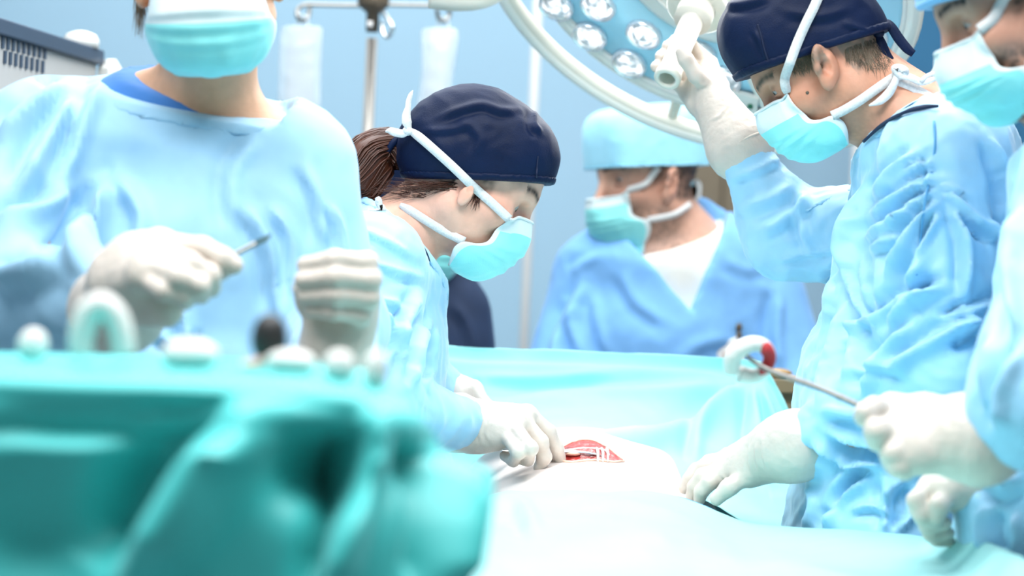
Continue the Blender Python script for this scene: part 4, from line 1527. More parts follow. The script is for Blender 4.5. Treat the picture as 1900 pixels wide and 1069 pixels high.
Vn = crease(Vn, N, [([(520, 700), (420, 830), (330, 960), (230, 1120)], .085, 62), ([(700, 740), (690, 850), (640, 1000), (600, 1150)], .050, 30),
                    ([(860, 830), (840, 960), (815, 1120)], .03, 30), ([(-60, 760), (200, 775), (430, 765)], -.012, 30)])
Vn = dents(Vn, N, [((610, 855), (100, 75), -.07), ((150, 790), (280, 32), -.030), ((790, 830), (40, 60), -.04), ((60, 1000), (140, 120), -.03)])
V = V + (Vn - V) * hang
o = mk('instrument_table_drape', V, Q, 'drape_f', base=np.array([W(200, 700, 1.95)[0], 1.95, .45]))
tag(o, 'dark teal drape hanging in heavy folds from the blurred foreground table', 'drape'); solid(o, .0015)
fgb = bvh_of(o)


def on_tab(px, d):
    """point on the draped table top"""
    p = W(px, 690, d)
    h = fgb.ray_cast(Vector((p[0], p[1], 1.6)), Vector((0, 0, -1)))
    return np.array(h[0]) if h[0] is not None else np.array([p[0], p[1], TZ])


def swab(label, px, d, w, h, dep, seed, lift=0):
    p = on_tab(px, d)
    rr = np.array([w, dep, h])
    V, F = blob(p + [0, 0, h * .92 + lift], rr, None, (22, 14))
    V += (V - (p + [0, 0, h])) * (.16 * perlin(V * 60 + seed))[:, None]
    V[:, 2] = np.maximum(V[:, 2], p[2] + .0006)
    o = mk('gauze_swab', V, F, 'gauze')
    tag(o, label, 'gauze', 'gauze swabs on the foreground table')
    return o


# arched roll of gauze
p = on_tab(188, 1.90)
q = p + CU * .0075
arch = [q + CR * -.0155, q + CR * -.0160 + CU * .016, q + CR * -.010 + CU * .034, q + CR * .001 + CU * .040, q + CR * .012 + CU * .030, q + CR * .0165 + CU * .014, q + CR * .0175 + CU * .001]
o = mk('gauze_roll', *sweep(arch, [.0095, .0100, .0105, .0105, .0100, .0095, .009], 14, hint=(0, 1, .1), samples=30), 'gauze')
tag(o, 'white gauze roll bent into an arch on the foreground table', 'gauze')
swab('domed white gauze swab in the middle of the foreground table', 350, 1.885, .023, .0125, .018, 1)
swab('white gauze swab just right of the dark bulb', 540, 1.90, .020, .010, .015, 2)
swab('round white gauze swab between two others near the corner', 630, 1.86, .0125, .0125, .012, 3)
swab('tall narrow gauze swab at the right corner of the foreground table', 697, 1.87, .0095, .016, .010, 4)
swab('faint slanting gauze swab at the far left of the foreground table', 58, 1.95, .012, .014, .010, 5)
# dark rubber bulb with a pink stem
p = on_tab(497, 1.93)
rb = thing('rubber_bulb', 'dark rubber bulb with a pinkish stem standing among the gauze swabs', 'bulb', p)
mk('bulb', *lathe([(.004, .008), (.010, .010), (.014, .018), (.0145, .028), (.012, .038), (.007, .044), (.001, .046)], p, (0, 0, 1), 24), 'black', rb)
mk('stem', *sweep([p + [-.016, -.03, .0045], p + [-.008, -.012, .006], p + [-.001, 0, .011]], [.0035, .004, .005], 10, samples=12), 'fat', rb)
# ================================================================= the people
J = W
side_y = CF          # lateral axis of people seen in profile
side_x = CR          # lateral axis of people seen from the front


def arm(sh, el, wr, r=(.066, .058, .052, .044)):
    return [Cone(sh, el, r[0], r[1]), Cone(el, wr, r[2], r[3])]


def slim(prims, d=.022):
    out = []
    for p in prims:
        if isinstance(p, Cone):
            out.append(Cone(p.a, p.b, max(p.ra - d, .02), max(p.rb - d, .018)))
        elif isinstance(p, ETube):
            out.append(ETube(p.a, p.b, (p.ha[0] - d, p.ha[1] - d), (p.hb[0] - d, p.hb[1] - d), p.side))
    return out


# ----------------------------------------------------------------- woman surgeon in the centre
F_ = thing('person', 'surgeon with brown ponytail and navy cap bending over the incision', 'person', (W(700, 900, 3.35)[0], 3.35, 0))
H = Head(874, 340, 3.35, 2, 35, 0, .965)
tor = [ETube(J(722, 436, 3.35), J(712, 505, 3.35), (.10, .060), (.185, .080), side_y),
       ETube(J(712, 505, 3.35), J(698, 640, 3.35), (.185, .080), (.19, .088), side_y),
       ETube(J(698, 640, 3.35), J(682, 900, 3.35), (.19, .088), (.19, .11), side_y),
       ETube(J(682, 900, 3.35), J(660, 1500, 3.35), (.19, .11), (.21, .15), side_y)]
armR = arm(J(690, 492, 3.17), J(676, 752, 3.07), J(862, 785, 3.26), (.070, .062, .056, .034))
armL = arm(J(700, 492, 3.53), J(722, 715, 3.60), J(822, 733, 3.44), (.070, .060, .050, .038))
fb = make_body(F_, H, J(745, 430, 3.35), slim(tor[:3] + armR + armL, .024), tone=(.86, .48, .35), hair=(.05, .022, .014), lid=(.55, .35), eye=(.0635, .005), brow=(.05, .025, .018), jaw=.92, neck_r=.050, lobe_only=(.004, .076, -.022))
fB = bvh_of(fb)
fh = Half(J(748, 446, 3.35), cv(.70, .15, .68), J(770, 410, 3.35), .125)
fg = make_cloth(F_, 'gown', tor + armR + armL, 'gown', subs=[(fh, .004)], res=.0055, wr=(.006, 12), seed=2.2, wr2=(.002, 30), lines=[
    ([(640, 420), (700, 440), (770, 480)], 0.0056, 7), ([(650, 480), (720, 500), (790, 520)], 0.0070, 8), ([(780, 540), (750, 600), (720, 680)], 0.0140, 9),
    ([(800, 580), (775, 640), (770, 720)], 0.0140, 8), ([(690, 560), (740, 620), (750, 700)], 0.0126, 9), ([(805, 600), (800, 660), (795, 720)], 0.0112, 6), ([(660, 540), (710, 560), (760, 570)], 0.0084, 8)])
fG = bvh_of(fg)
legs(F_, W(672, 1000, 3.35), CF)
# neckband of the gown and navy scrub collar inside it
make_neckband(F_, tor + armR + armL, fh, 'gown')
tape(F_, 'scrub_collar', [on([fB], x, y, .003, 3.3) for x, y in ((655, 385), (690, 388), (712, 408), (722, 415))], .006, normal=np.array([.2, -.9, .3]), material='navy2', t=.0015)
fm, fmv = make_mask(F_, H, fB, 1.3, tops=.12, top=-.006, edz=-.018)
fc, fc_h = make_cap(F_, H, .060, -.056, (.104, .084, .090), cen=(-.006, 0, .046), p=2.5, extra=[((-.062, 0, .022), (.066, .066, .074))], lines=[
    ([(800, 225), (850, 205), (895, 195), (930, 205), (975, 203)], .005, 7), ([(860, 225), (890, 255), (880, 290)], .003, 9), ([(992, 205), (990, 230), (1005, 250)], .006, 6),
    ([(770, 245), (840, 240), (880, 225)], .003, 7)], wr=.003, seed=1.0, earcut=False)
fC = bvh_of(fc)
tape(F_, 'cap_seam', [on([fC], x, y, .0006, 3.3) for x, y in ((998, 290), (996, 310), (995, 330), (993, 345))], .0010, material='seam_n')
# mask ties
allF = [fB, fC, bvh_of(fm), bvh_of(fc_h)]
fk = corners(fmv, -1)
tie = strap_path(allF, (fk[0], (912, 376), (880, 348), (845, 314), (810, 282), (780, 256), (762, 243)))
tape(F_, 'mask_tie', tie, [.0062] * 22 + [.006, .0055, .005, .004], samples=50)
kn = tie[-1]
mk('tie_knot', *blob(kn + CR * -.004, (.0075, .006, .0065)), 'strap', F_)
for nm, pts, w in (('tie_end', [(758, 243), (748, 248), (735, 246), (724, 243), (715, 244)], [.003, .0055, .006, .005, .001]),
                   ('tie_end', [(760, 241), (755, 228), (754, 214), (757, 200), (758, 188), (762, 176), (766, 168)], [.003, .007, .006, .004, .0038, .003, .0008])):
    d0 = (kn - CAM) @ CF
    tape(F_, nm, [W(x, y, d0 - .004 + .008 * i / len(pts)) for i, (x, y) in enumerate(pts)], w, normal=unit(np.array([.3, -1, .2])))
tie = strap_path(allF, (fk[1], (825, 430), (795, 412), (765, 393), (742, 380)))
tape(F_, 'mask_tie', tie, [.006] * 22 + [.005, .005, .004, .003])
# gown tie behind the neck
d0 = 3.25
tape(F_, 'gown_tie', [W(682, 392, d0), W(695, 394, d0), (W(704, 388, d0)), W(702, 372, d0), W(699, 366, d0)], [.004, .005, .004, .005, .003])
tape(F_, 'gown_tie', [W(686, 396, d0), W(700, 396, d0), W(711, 391, d0), W(708, 380, d0)], [.004, .004, .004, .003])
# hair: ponytail and loose strands at the nape
bund = [J(752, 300, 3.35), J(735, 275, 3.36), J(700, 285, 3.36), J(670, 320, 3.35), J(648, 350, 3.34), J(640, 375, 3.33), J(655, 405, 3.33)]
Pc = crom(np.array(bund), 30)
rad = np.interp(np.linspace(0, 1, 30), [0, .15, .4, .7, 1], [.018, .026, .040, .038, .018])
T, N_, B_2 = frames(Pc, CF)
hv, hf = [], []
rr = np.random.default_rng(3)
for k in range(420):
    a = rr.uniform(0, 2 * np.pi); q = math.sqrt(rr.uniform(0.25, 1)); q2 = q * rr.uniform(.85, 1.12)
    t1 = rr.uniform(.75, 1.0)
    n = 12
    idx = np.linspace(0, t1 * 29, n)
    c = np.stack([np.interp(idx, np.arange(30), Pc[:, i]) for i in range(3)], 1)
    nn = np.stack([np.interp(idx, np.arange(30), N_[:, i]) for i in range(3)], 1); bb = np.stack([np.interp(idx, np.arange(30), B_2[:, i]) for i in range(3)], 1)
    rd = np.interp(idx, np.arange(30), rad)
    aa = a + np.linspace(0, rr.normal() * .5, n)
    p = c + (np.cos(aa) * np.linspace(q, q2, n) * rd)[:, None] * nn + (np.sin(aa) * np.linspace(q, q2, n) * rd)[:, None] * bb
    p[-1] += rr.normal(size=3) * .006
    v, f_ = sweep(p, np.linspace(.0021, .0006, n), 4, caps=False)
    hf += [[i + len(hv) * 0 + sum(map(len, hv)) for i in q_] for q_ in f_] if False else [[i + k * n * 4 for i in q_] for q_ in f_]
    hv.append(v)
pt = mk('ponytail', np.concatenate(hv), np.array(hf), 'hair_b', F_)
pt['kind'] = 'stuff'
mk('ponytail_core', *sweep(Pc, rad * .93, 14), 'hair_b', pt)
mk('hair_tie', *sweep([Pc[4] + rad[4] * 1.05 * (math.cos(a) * N_[4] + math.sin(a) * B_2[4]) for a in np.linspace(0, 2 * np.pi, 20, endpoint=False)], .005, 8, hint=T[4], close=True), 'navy', F_)
rt_, ds = [], []
for k in range(170):
    x = rr.uniform(735, 850); y = 340 + rr.uniform(0, 1) ** 2 * (30 if x < 800 else 14)
    h = on([fB], x, y, .0004)
    if h is not None:
        rt_.append(h); ds.append(unit(cv(-1, -.10, -.05 + .25 * (y - 340) / 30)))
strands(F_, 'nape_hair', rt_, ds, .045, .0006, 'hair_b', seg=5, curl=.25, jit=.15, kind='stuff')
rt_ = [h for h in (on([fB], 884 + k % 10, 356 + (k // 14) * 2, .0004) for k in range(56)) if h is not None]
strands(F_, 'temple_hair', rt_, [unit(cv(-.35, -.05, -.9))] * len(rt_), .022, .0005, 'hair_b', curl=.3, jit=.2, kind='stuff')
# gloved hands
fingers = [[J(980, 767, 3.280), J(1018, 802, 3.280), J(1033, 832, 3.290), J(1040, 852, 3.300)],
           [J(968, 778, 3.265), J(1003, 820, 3.257), J(1010, 848, 3.267), J(1001, 868, 3.277)],
           [J(953, 793, 3.253), J(984, 832, 3.195), J(978, 852, 3.255), J(957, 850, 3.270)],
           [J(938, 808, 3.247), J(962, 840, 3.192), J(952, 855, 3.250), J(936, 846, 3.265)]]
make_glove(F_, fingers, [J(895, 780, 3.280), J(893, 808, 3.260)], [J(930, 800, 3.295), J(985, 825, 3.300), J(1022, 843, 3.307)],
           [(J(898, 793, 3.270), .030), (J(872, 790, 3.267), .033), (J(850, 785, 3.261), .041)], lines=[
    ([(893, 765), (889, 795), (893, 825)], .0016, 2.5), ([(905, 768), (901, 795), (906, 822)], .0012, 2.5), ([(880, 765), (878, 795), (882, 820)], .0016, 2.5)])
fingers = [[J(878, 722, 3.42), J(905, 757, 3.40), J(930, 790, 3.38), J(945, 815, 3.37)],
           [J(880, 726, 3.44), J(910, 765, 3.43), J(938, 795, 3.41), J(955, 820, 3.40)],
           [J(880, 732, 3.46), J(908, 772, 3.45), J(935, 802, 3.43), J(950, 828, 3.42)],
           [J(876, 738, 3.475), J(900, 776, 3.47), J(922, 804, 3.46), J(938, 826, 3.45)]]
make_glove(F_, fingers, [J(825, 726, 3.43), J(826, 740, 3.45)], [J(850, 738, 3.41), J(885, 768, 3.39), J(915, 790, 3.37)],
           [(J(825, 733, 3.44), .029), (J(808, 733, 3.445), .033), (J(795, 733, 3.45), .041)])

# ----------------------------------------------------------------- older surgeon on the right
M_ = thing('person', 'surgeon in navy tied cap reaching up to the lamp grip', 'person', (W(1640, 900, 3.2)[0], 3.2, 0))
H = Head(1531, 129, 3.20, 181, 36.5, 0, .96)
tor = [ETube(J(1668, 215, 3.2), J(1735, 300, 3.2), (.10, .070), (.19, .098), side_y),
       ETube(J(1735, 300, 3.2), J(1715, 480, 3.2), (.19, .098), (.195, .105), side_y),
       ETube(J(1715, 480, 3.2), J(1640, 730, 3.2), (.195, .105), (.19, .110), side_y),
       ETube(J(1640, 730, 3.2), J(1622, 1000, 3.2), (.19, .108), (.20, .110), side_y),
       ETube(J(1622, 1000, 3.2), J(1620, 1500, 3.2), (.20, .110), (.22, .14), side_y)]
armL = arm(J(1748, 305, 3.05), J(1742, 690, 2.995), J(1488, 828, 3.098), (.082, .078, .072, .035))
armR = arm(J(1640, 440, 3.36), J(1462, 432, 3.42), J(1385, 290, 3.415), (.075, .060, .058, .038))
mb = make_body(M_, H, J(1690, 232, 3.2), slim(tor[:4] + armR + armL, .026), tone=(.64, .315, .20), hair=(.24, .18, .13), eye=(.0695, .015), lid=(.30, .10), brow=(.10, .075, .05), stubble=.12, neck_r=.062, jaw=1.02, chin=.013, ear=(.010, .080, .008))
mB = bvh_of(mb)
mh = Half(J(1672, 246, 3.2), cv(-.42, .22, .88), J(1650, 200, 3.2), .15)
mg = make_cloth(M_, 'gown', tor + armR + armL, 'gown', subs=[(mh, .004)], res=.0047, k=.03, wr=(.008, 9), seed=5.2, wr2=(.003, 24), lines=[
    # fan of folds from the shoulder
    ([(1750, 330), (1690, 350), (1610, 400)], 0.0150, 9), ([(1745, 350), (1680, 390), (1600, 450)], 0.0180, 9), ([(1750, 365), (1690, 430), (1640, 520)], 0.0180, 10),
    ([(1755, 350), (1800, 400), (1850, 440)], 0.0150, 9), ([(1760, 370), (1790, 450), (1790, 560)], 0.0180, 10), ([(1725, 290), (1720, 340), (1715, 390)], 0.0090, 6),
    ([(1830, 250), (1860, 330), (1870, 410)], 0.0180, 9), ([(1700, 280), (1650, 320), (1620, 370)], 0.0120, 8),
    ([(1728, 300), (1700, 306), (1680, 318)], .007, 4), ([(1735, 322), (1705, 330), (1672, 345)], .008, 5), ([(1740, 344), (1775, 352), (1800, 372)], .008, 5), ([(1712, 352), (1690, 372), (1672, 380)], .008, 5),
    ([(1700, 395), (1672, 402), (1650, 428)], .010, 6), ([(1749, 386), (1715, 450), (1667, 534)], .014, 7), ([(1790, 400), (1822, 430), (1848, 448)], .010, 6), ([(1845, 400), (1855, 425), (1852, 452)], -.016, 8),
    ([(1800, 560), (1770, 580), (1735, 588)], .008, 5), ([(1830, 610), (1800, 625), (1760, 640)], -.022, 14), ([(1655, 545), (1690, 532), (1725, 530)], -.016, 9), ([(1615, 470), (1640, 450), (1668, 440)], .010, 7),
    ([(1600, 480), (1608, 540), (1620, 600)], .010, 6), ([(1625, 470), (1630, 530), (1620, 580)], .008, 6), ([(1560, 700), (1620, 680), (1680, 690)], .008, 8),
    # front edge of the gown and long falls
    ([(1610, 330), (1585, 420), (1560, 520), (1520, 640)], 0.0210, 10), ([(1592, 380), (1580, 500), (1600, 600), (1560, 720)], 0.0180, 9), ([(1570, 560), (1540, 660), (1515, 760)], 0.0150, 9),
    ([(1760, 530), (1690, 560), (1640, 630)], 0.0240, 12), ([(1720, 470), (1660, 560), (1560, 640)], 0.0210, 10), ([(1850, 560), (1790, 580), (1740, 600)], 0.0150, 8),
    ([(1830, 600), (1760, 620), (1690, 660), (1650, 690)], 0.0210, 13), ([(1700, 600), (1640, 660), (1600, 740)], 0.0210, 12),
    # forearm sleeve
    ([(1520, 760), (1600, 770), (1700, 760)], 0.0150, 10), ([(1500, 820), (1560, 850), (1640, 860)], 0.0150, 9), ([(1530, 800), (1620, 820), (1720, 800)], 0.0180, 10),
    # skirt below the arm
    ([(1545, 845), (1600, 838), (1650, 850)], -.020, 12), ([(1600, 870), (1560, 920), (1545, 960)], -.016, 10), ([(1690, 900), (1660, 930), (1650, 985)], -.018, 11), ([(1730, 920), (1720, 960), (1745, 1000)], -.014, 9), ([(1575, 950), (1620, 940), (1660, 960)], .010, 7),
    ([(1620, 880), (1560, 930), (1530, 990)], 0.0180, 9), ([(1640, 880), (1650, 940), (1640, 990)], 0.0150, 9), ([(1700, 900), (1690, 950), (1660, 990)], 0.0150, 8), ([(1500, 890), (1510, 940), (1490, 990)], 0.0120, 8),
    # raised sleeve
    ([(1350, 335), (1400, 318), (1455, 292)], .006, 8), ([(1372, 385), (1425, 372), (1480, 340)], .007, 12), ([(1410, 430), (1450, 412), (1500, 370)], .009, 12),
    ([(1492, 352), (1486, 410), (1505, 470)], .012, 10), ([(1440, 482), (1500, 470), (1550, 464)], .006, 8)])
mG = bvh_of(mg)
legs(M_, W(1622, 1000, 3.2), CF)
for nm, pts, w, m in (('scrub_collar', [(1607, 264), (1640, 236), (1680, 214), (1715, 204), (1742, 202)], [.001, .003, .003, .003, .0003], 'navy2'),):
    tape(M_, nm, [on([mB, mG], x, y, .004, 3.1) for x, y in pts], w, normal=np.array([.0, -.7, .7]), material=m, t=.002)
make_neckband(M_, tor + armR + armL, mh, 'gown', k=.03)
# shoulder seam
sm = [on([mG], x, y, .0008, 3.05) for x, y in ((1733, 225), (1735, 270), (1728, 320), (1718, 360), (1712, 400), (1708, 450), (1700, 510))]
tape(M_, 'shoulder_seam', sm, .0014, material='seam')
# gown ties at the nape
d0 = 3.13
tape(M_, 'gown_tie', [W(1660, 150, d0), W(1690, 160, d0), W(1720, 178, d0), W(1752, 196, d0), W(1780, 210, d0 + .01)], [.005, .006, .0065, .006, .005], normal=np.array([-.3, -1, .3]))
tape(M_, 'gown_tie', [W(1790, 215, d0), W(1808, 212, d0), W(1822, 204, d0), W(1818, 196, d0), W(1803, 196, d0)], [.008, .010, .010, .008, .004])
mm, mmv = make_mask(M_, H, mB, 4.1, tops=.17, top=-.002, low=.80, ptop=.012)
mc_, mc__h = make_cap(M_, H, .054, -.006, (.107, .0855, .104), cen=(-.002, 0, .052), p=3.0, earcut=True, earc=(.010, .006), lines=[
    ([(1398, 55), (1410, 80), (1420, 108)], .0035, 5), ([(1345, 10), (1380, 8), (1430, -5)], .005, 7), ([(1560, 40), (1600, 55), (1620, 60)], .003, 5), ([(1450, 20), (1520, 30), (1580, 15)], .003, 9)], wr=.0022, seed=6.0)
mC = bvh_of(mc_)
tape(M_, 'cap_seam', [on([mC], x, y, .0006, 3.1) for x, y in ((1406, 45), (1413, 70), (1419, 95), (1428, 118))], .0011, material='seam_n')
allM = [mB, mC, bvh_of(mm), bvh_of(mc__h)]
mk_ = corners(mmv, 1)
tie = strap_path(allM, (mk_[0], (1456, 148), (1466, 116), (1480, 78), (1496, 42), (1510, 14), (1520, -10), (1530, -40)))
tape(M_, 'mask_tie', tie, [.0045] + [.0063] * 25, samples=50)
tie = strap_path(allM, (mk_[1], (1565, 205), (1595, 187), (1625, 166), (1650, 149), (1664, 141)))
tape(M_, 'mask_tie', tie, .0062)
k0 = tie[-1]; d0 = (k0 - CAM) @ CF - .012
mk('tie_knot', *blob(W(1668, 139, d0), (.010, .006, .007)), 'strap', M_)
for pts, w in (([(1668, 140), (1690, 144), (1708, 152), (1725, 150), (1740, 142), (1738, 136), (1722, 140), (1708, 151)], [.004, .005, .005, .0035, .003, .003, .003, .003]),
               ([(1664, 142), (1658, 158), (1648, 174), (1632, 188), (1612, 196)], [.004, .005, .006, .005, .001]),
               ([(1672, 142), (1660, 128), (1670, 126), (1680, 132), (1676, 142)], [.004, .005, .005, .005, .004])):
    tape(M_, 'tie_end', [W(x, y, d0 - .004 - .002 * (i % 2)) for i, (x, y) in enumerate(pts)], w, normal=unit(np.array([.1, -1, .25])))
# navy cap ties
d0 = 3.16
mk('cap_knot', *blob(W(1630, 61, d0), (.008, .008, .007)), 'navy', M_)
for pts, w in (([(1630, 62), (1636, 50), (1646, 44), (1655, 52), (1668, 72), (1683, 90), (1695, 100)], [.003, .005, .006, .007, .0075, .007, .005]),
               ([(1630, 62), (1636, 82), (1642, 100), (1648, 113)], [.004, .007, .008, .009]),
               ([(1628, 60), (1620, 40), (1612, 10), (1606, -20)], [.003, .003, .003, .003])):
    tape(M_, 'cap_tie', [W(x, y, d0) for x, y in pts], w, normal=unit(np.array([.25, -1, .35])), material='navy', t=.001)
# short greying hair at temple and nape
rr = np.random.default_rng(5)
rt_, ds = [], []
for k in range(420):
    x = rr.uniform(1468, 1508); y = 96 + rr.uniform(0, 1) * 45 - (x - 1468) * .12
    if y > 136 - .25 * (x - 1468): continue
    h = on([mB], x, y, .0003)
    if h is not None: rt_.append(h); ds.append(unit(cv(.35, -.1, -.9)))
strands(M_, 'temple_hair', rt_, ds, .010, .00042, 'hair_g', seg=3, curl=.3, jit=.3, kind='stuff')
rt_, ds = [], []
for k in range(1500):
    x = rr.uniform(1568, 1650); y = rr.uniform(62, 128)
    if y < 92 - (x - 1560) * .36 or y > 84 + (x - 1560) * .55 + 14: continue
    h = on([mB], x, y, .0003)
    if h is not None: rt_.append(h); ds.append(unit(cv(.15, -.12, -1)))
strands(M_, 'nape_hair', rt_, ds, .016, .00042, 'hair_g', seg=3, curl=.3, jit=.22, kind='stuff')
rt_, ds = [], []
for k in range(170):
    t = rr.uniform(0, 1)
    h = H.w(.0835 - .022 * t, .014 + .034 * t, .035 + .005 * math.sin(t * 2.6) + rr.normal() * .0015)
    rt_.append(h); ds.append(H.wv(.5, .8, .1))
strands(M_, 'eyebrow', rt_, ds, .010, .0003, 'hair_g', seg=3, curl=.1, jit=.3, kind='stuff')
# mole on the cheek
mk('mole', *blob(on([mB], 1498, 172, .0002), (.0022, .0012, .0022)), 'bronze', M_)
# raised hand around the grip
gq = lambda t, off=0: hb + hd * hl * t
fingers = [[J(1316, 118, 3.520), J(1282, 86, 3.545), J(1255, 76, 3.535), J(1238, 86, 3.500)],
           [J(1302, 138, 3.515), J(1266, 108, 3.535), J(1240, 96, 3.520), J(1226, 105, 3.488)],
           [J(1288, 158, 3.505), J(1254, 132, 3.520), J(1231, 117, 3.508), J(1217, 124, 3.478)],
           [J(1276, 174, 3.490), J(1250, 152, 3.500), J(1232, 140, 3.492), J(1222, 140, 3.470)]]
make_glove(M_, fingers, [J(1342, 205, 3.44), J(1322, 214, 3.45)], [J(1318, 165, 3.445), J(1292, 140, 3.430), J(1272, 110, 3.425), J(1265, 97, 3.425)],
           [(J(1334, 210, 3.445), .028), (J(1350, 236, 3.435), .032), (J(1368, 268, 3.425), .043), (J(1376, 280, 3.42), .045)], lines=[
    ([(1315, 225), (1335, 215), (1350, 195)], .0012, 2.5), ([(1293, 150), (1302, 158), (1312, 156)], .0015, 3)], extra=[(J(1300, 150, 3.475), J(1330, 205, 3.45), .018, .017), (J(1312, 158, 3.455), J(1335, 200, 3.44), .017, .018)])
ce = J(1380, 283, 3.42)
ax = unit(J(1350, 236, 3.435) - ce); e1 = unit(np.cross(ax, CF)); e2 = np.cross(ax, e1)
mk('glove_cuff_roll', *sweep([ce + .0465 * (math.cos(a) * e1 + math.sin(a) * e2) for a in np.linspace(0, 2 * np.pi, 36, endpoint=False)], .0022, 8, hint=ax, close=True), 'glove', M_)
# hand resting on the patient
fingers = [[J(1345, 858, 3.195), J(1306, 868, 3.20), J(1282, 888, 3.205), J(1270, 906, 3.21)],
           [J(1342, 870, 3.175), J(1305, 884, 3.175), J(1290, 903, 3.18), J(1284, 920, 3.185)],
           [J(1346, 880, 3.155), J(1316, 896, 3.155), J(1302, 912, 3.16), J(1298, 926, 3.165)],
           [J(1352, 846, 3.22), J(1316, 856, 3.23), J(1290, 872, 3.235), J(1275, 888, 3.235)]]
make_glove(M_, fingers, [J(1408, 842, 3.165), J(1410, 862, 3.135)], [J(1388, 882, 3.13), J(1352, 905, 3.125), J(1330, 926, 3.13)],
           [(J(1405, 851, 3.15), .030), (J(1436, 838, 3.125), .034), (J(1466, 830, 3.105), .043), (J(1482, 826, 3.10), .045)], lines=[
    ([(1392, 822), (1390, 850), (1396, 880)], .0018, 2.6), ([(1403, 820), (1402, 848), (1410, 876)], .0016, 2.6), ([(1415, 815), (1416, 845), (1424, 872)], .0016, 2.6), ([(1336, 880), (1345, 888), (1352, 896)], .001, 2.5)])

# ----------------------------------------------------------------- man in the background
B0 = thing('person', 'background man in light blue cap and V-neck scrubs wearing a badge', 'person', (W(1240, 900, 4.4)[0], 4.4, 0))
H = Head(1199, 346, 4.40, 208, 5, 0, 1.0)
tor = [ETube(J(1262, 436, 4.42), J(1250, 500, 4.42), (.085, .075), (.185, .11), side_x),
       ETube(J(1250, 500, 4.42), J(1245, 620, 4.42), (.185, .11), (.185, .125), side_x),
       ETube(J(1245, 620, 4.42), J(1235, 1250, 4.42), (.185, .125), (.20, .14), side_x)]
ar1 = arm(J(1092, 520, 4.42), J(1035, 760, 4.36), J(1120, 900, 4.22), (.066, .078, .06, .045))
ar2 = arm(J(1412, 505, 4.42), J(1478, 760, 4.36), J(1380, 900, 4.22), (.068, .080, .06, .045))
bb = make_body(B0, H, J(1262, 450, 4.43), slim(tor[:3] + ar1 + ar2, .03), tone=(.64, .36, .26), hair=(.05, .035, .028), stubble=.55, fine=True, lid=(.5, .25), eye=(.0655, .015), brow=(.03, .02, .015), neck_r=.060)
bB = bvh_of(bb)
ts = make_cloth(B0, 't_shirt', [ETube(J(1264, 440, 4.42), J(1250, 500, 4.42), (.080, .079), (.165, .105), side_x), ETube(J(1250, 500, 4.42), J(1248, 620, 4.42), (.165, .105), (.17, .118), side_x),
                                Cone(J(1252, 462, 4.40), J(1262, 440, 4.42), .074, .070)], 'tshirt', res=.007, wr=(.002, 14), k=.03, subs=[(Half(J(1244, 466, 4.33), cv(-.22, -.30, .92), J(1250, 420, 4.4), .14), .004)])
# the V neck: a wedge cut out of the scrub top
vpt = W(1283, 575, 4.27)


class Vee:
    def bb(s): return W(1150, 420, 4.2) - [0.05, .1, .3], W(1340, 400, 4.5) + [.06, .1, .05]
    def __call__(s, X, Y, Z):
        x = X - vpt[0]; z = Z - vpt[2]
        # two slanted edges meeting at the point
        l = -(x) * .74 - z * .70 + 0 * Y
        r = (x) * .92 - z * .36 + 0 * Y
        back = Y - 4.44 + 0 * X + 0 * Z
        return np.maximum(np.maximum(l, r), back)


sc_ = make_cloth(B0, 'scrub_top', [ETube(t.a, t.b, (t.ha[0] + .008, t.ha[1] + .008), (t.hb[0] + .008, t.hb[1] + .008), t.side) for t in tor] + ar1 + ar2, 'scrub', res=.0065, wr=(.004, 9), seed=9.1, subs=[(Vee(), .003)], lines=[
    ([(1085, 520), (1060, 600), (1090, 690)], .012, 12), ([(1060, 560), (1035, 620), (1020, 690)], .012, 11), ([(1100, 540), (1110, 600), (1130, 670)], .006, 12), ([(1445, 540), (1440, 620), (1450, 690)], .014, 11), ([(1150, 500), (1180, 560), (1240, 600)], .005, 12),
    ([(1250, 680), (1300, 640), (1360, 630)], .005, 14), ([(1120, 470), (1080, 490), (1060, 510)], .005, 10), ([(1340, 480), (1380, 500), (1420, 500)], .004, 12)])
sC = bvh_of(sc_)
legs(B0, W(1240, 1000, 4.45), CR)
bm, bmv = make_mask(B0, H, bB, 2.9, tops=.08, top=-.026, low=.95, puff=.005)
bc, bc_h = make_cap(B0, H, .038, .030, (.103, .085, .099), cen=(-.004, 0, .049), p=4.4, material='aquacap', wr=.002, seed=4, res=.0045, band=.004)
bC = bvh_of(bc)
allB = [bB, bC, bvh_of(bm), bvh_of(bc_h)]
bk = corners(bmv, 1)
tape(B0, 'mask_tie', strap_path(allB, (bk[0], (1196, 342), (1210, 326), (1222, 310)), 14), .0055)
tie = strap_path(allB, (bk[1], (1245, 400), (1265, 390), (1282, 378)), 14)
tape(B0, 'mask_tie', tie, .0055)
d0 = 4.40
for pts in ([(1282, 378), (1290, 362), (1292, 344), (1288, 334)], [(1283, 378), (1294, 392), (1298, 408), (1296, 420)], [(1280, 372), (1284, 352), (1276, 342)]):
    tape(B0, 'tie_end', [W(x, y, d0) for x, y in pts], [.006, .010, .010, .005])
tape(B0, 'cap_tie', [W(1270, 312, d0 - .01), W(1276, 326, d0 - .01), W(1280, 346, d0 - .01)], [.010, .006, .006], material='aquacap', t=.002)
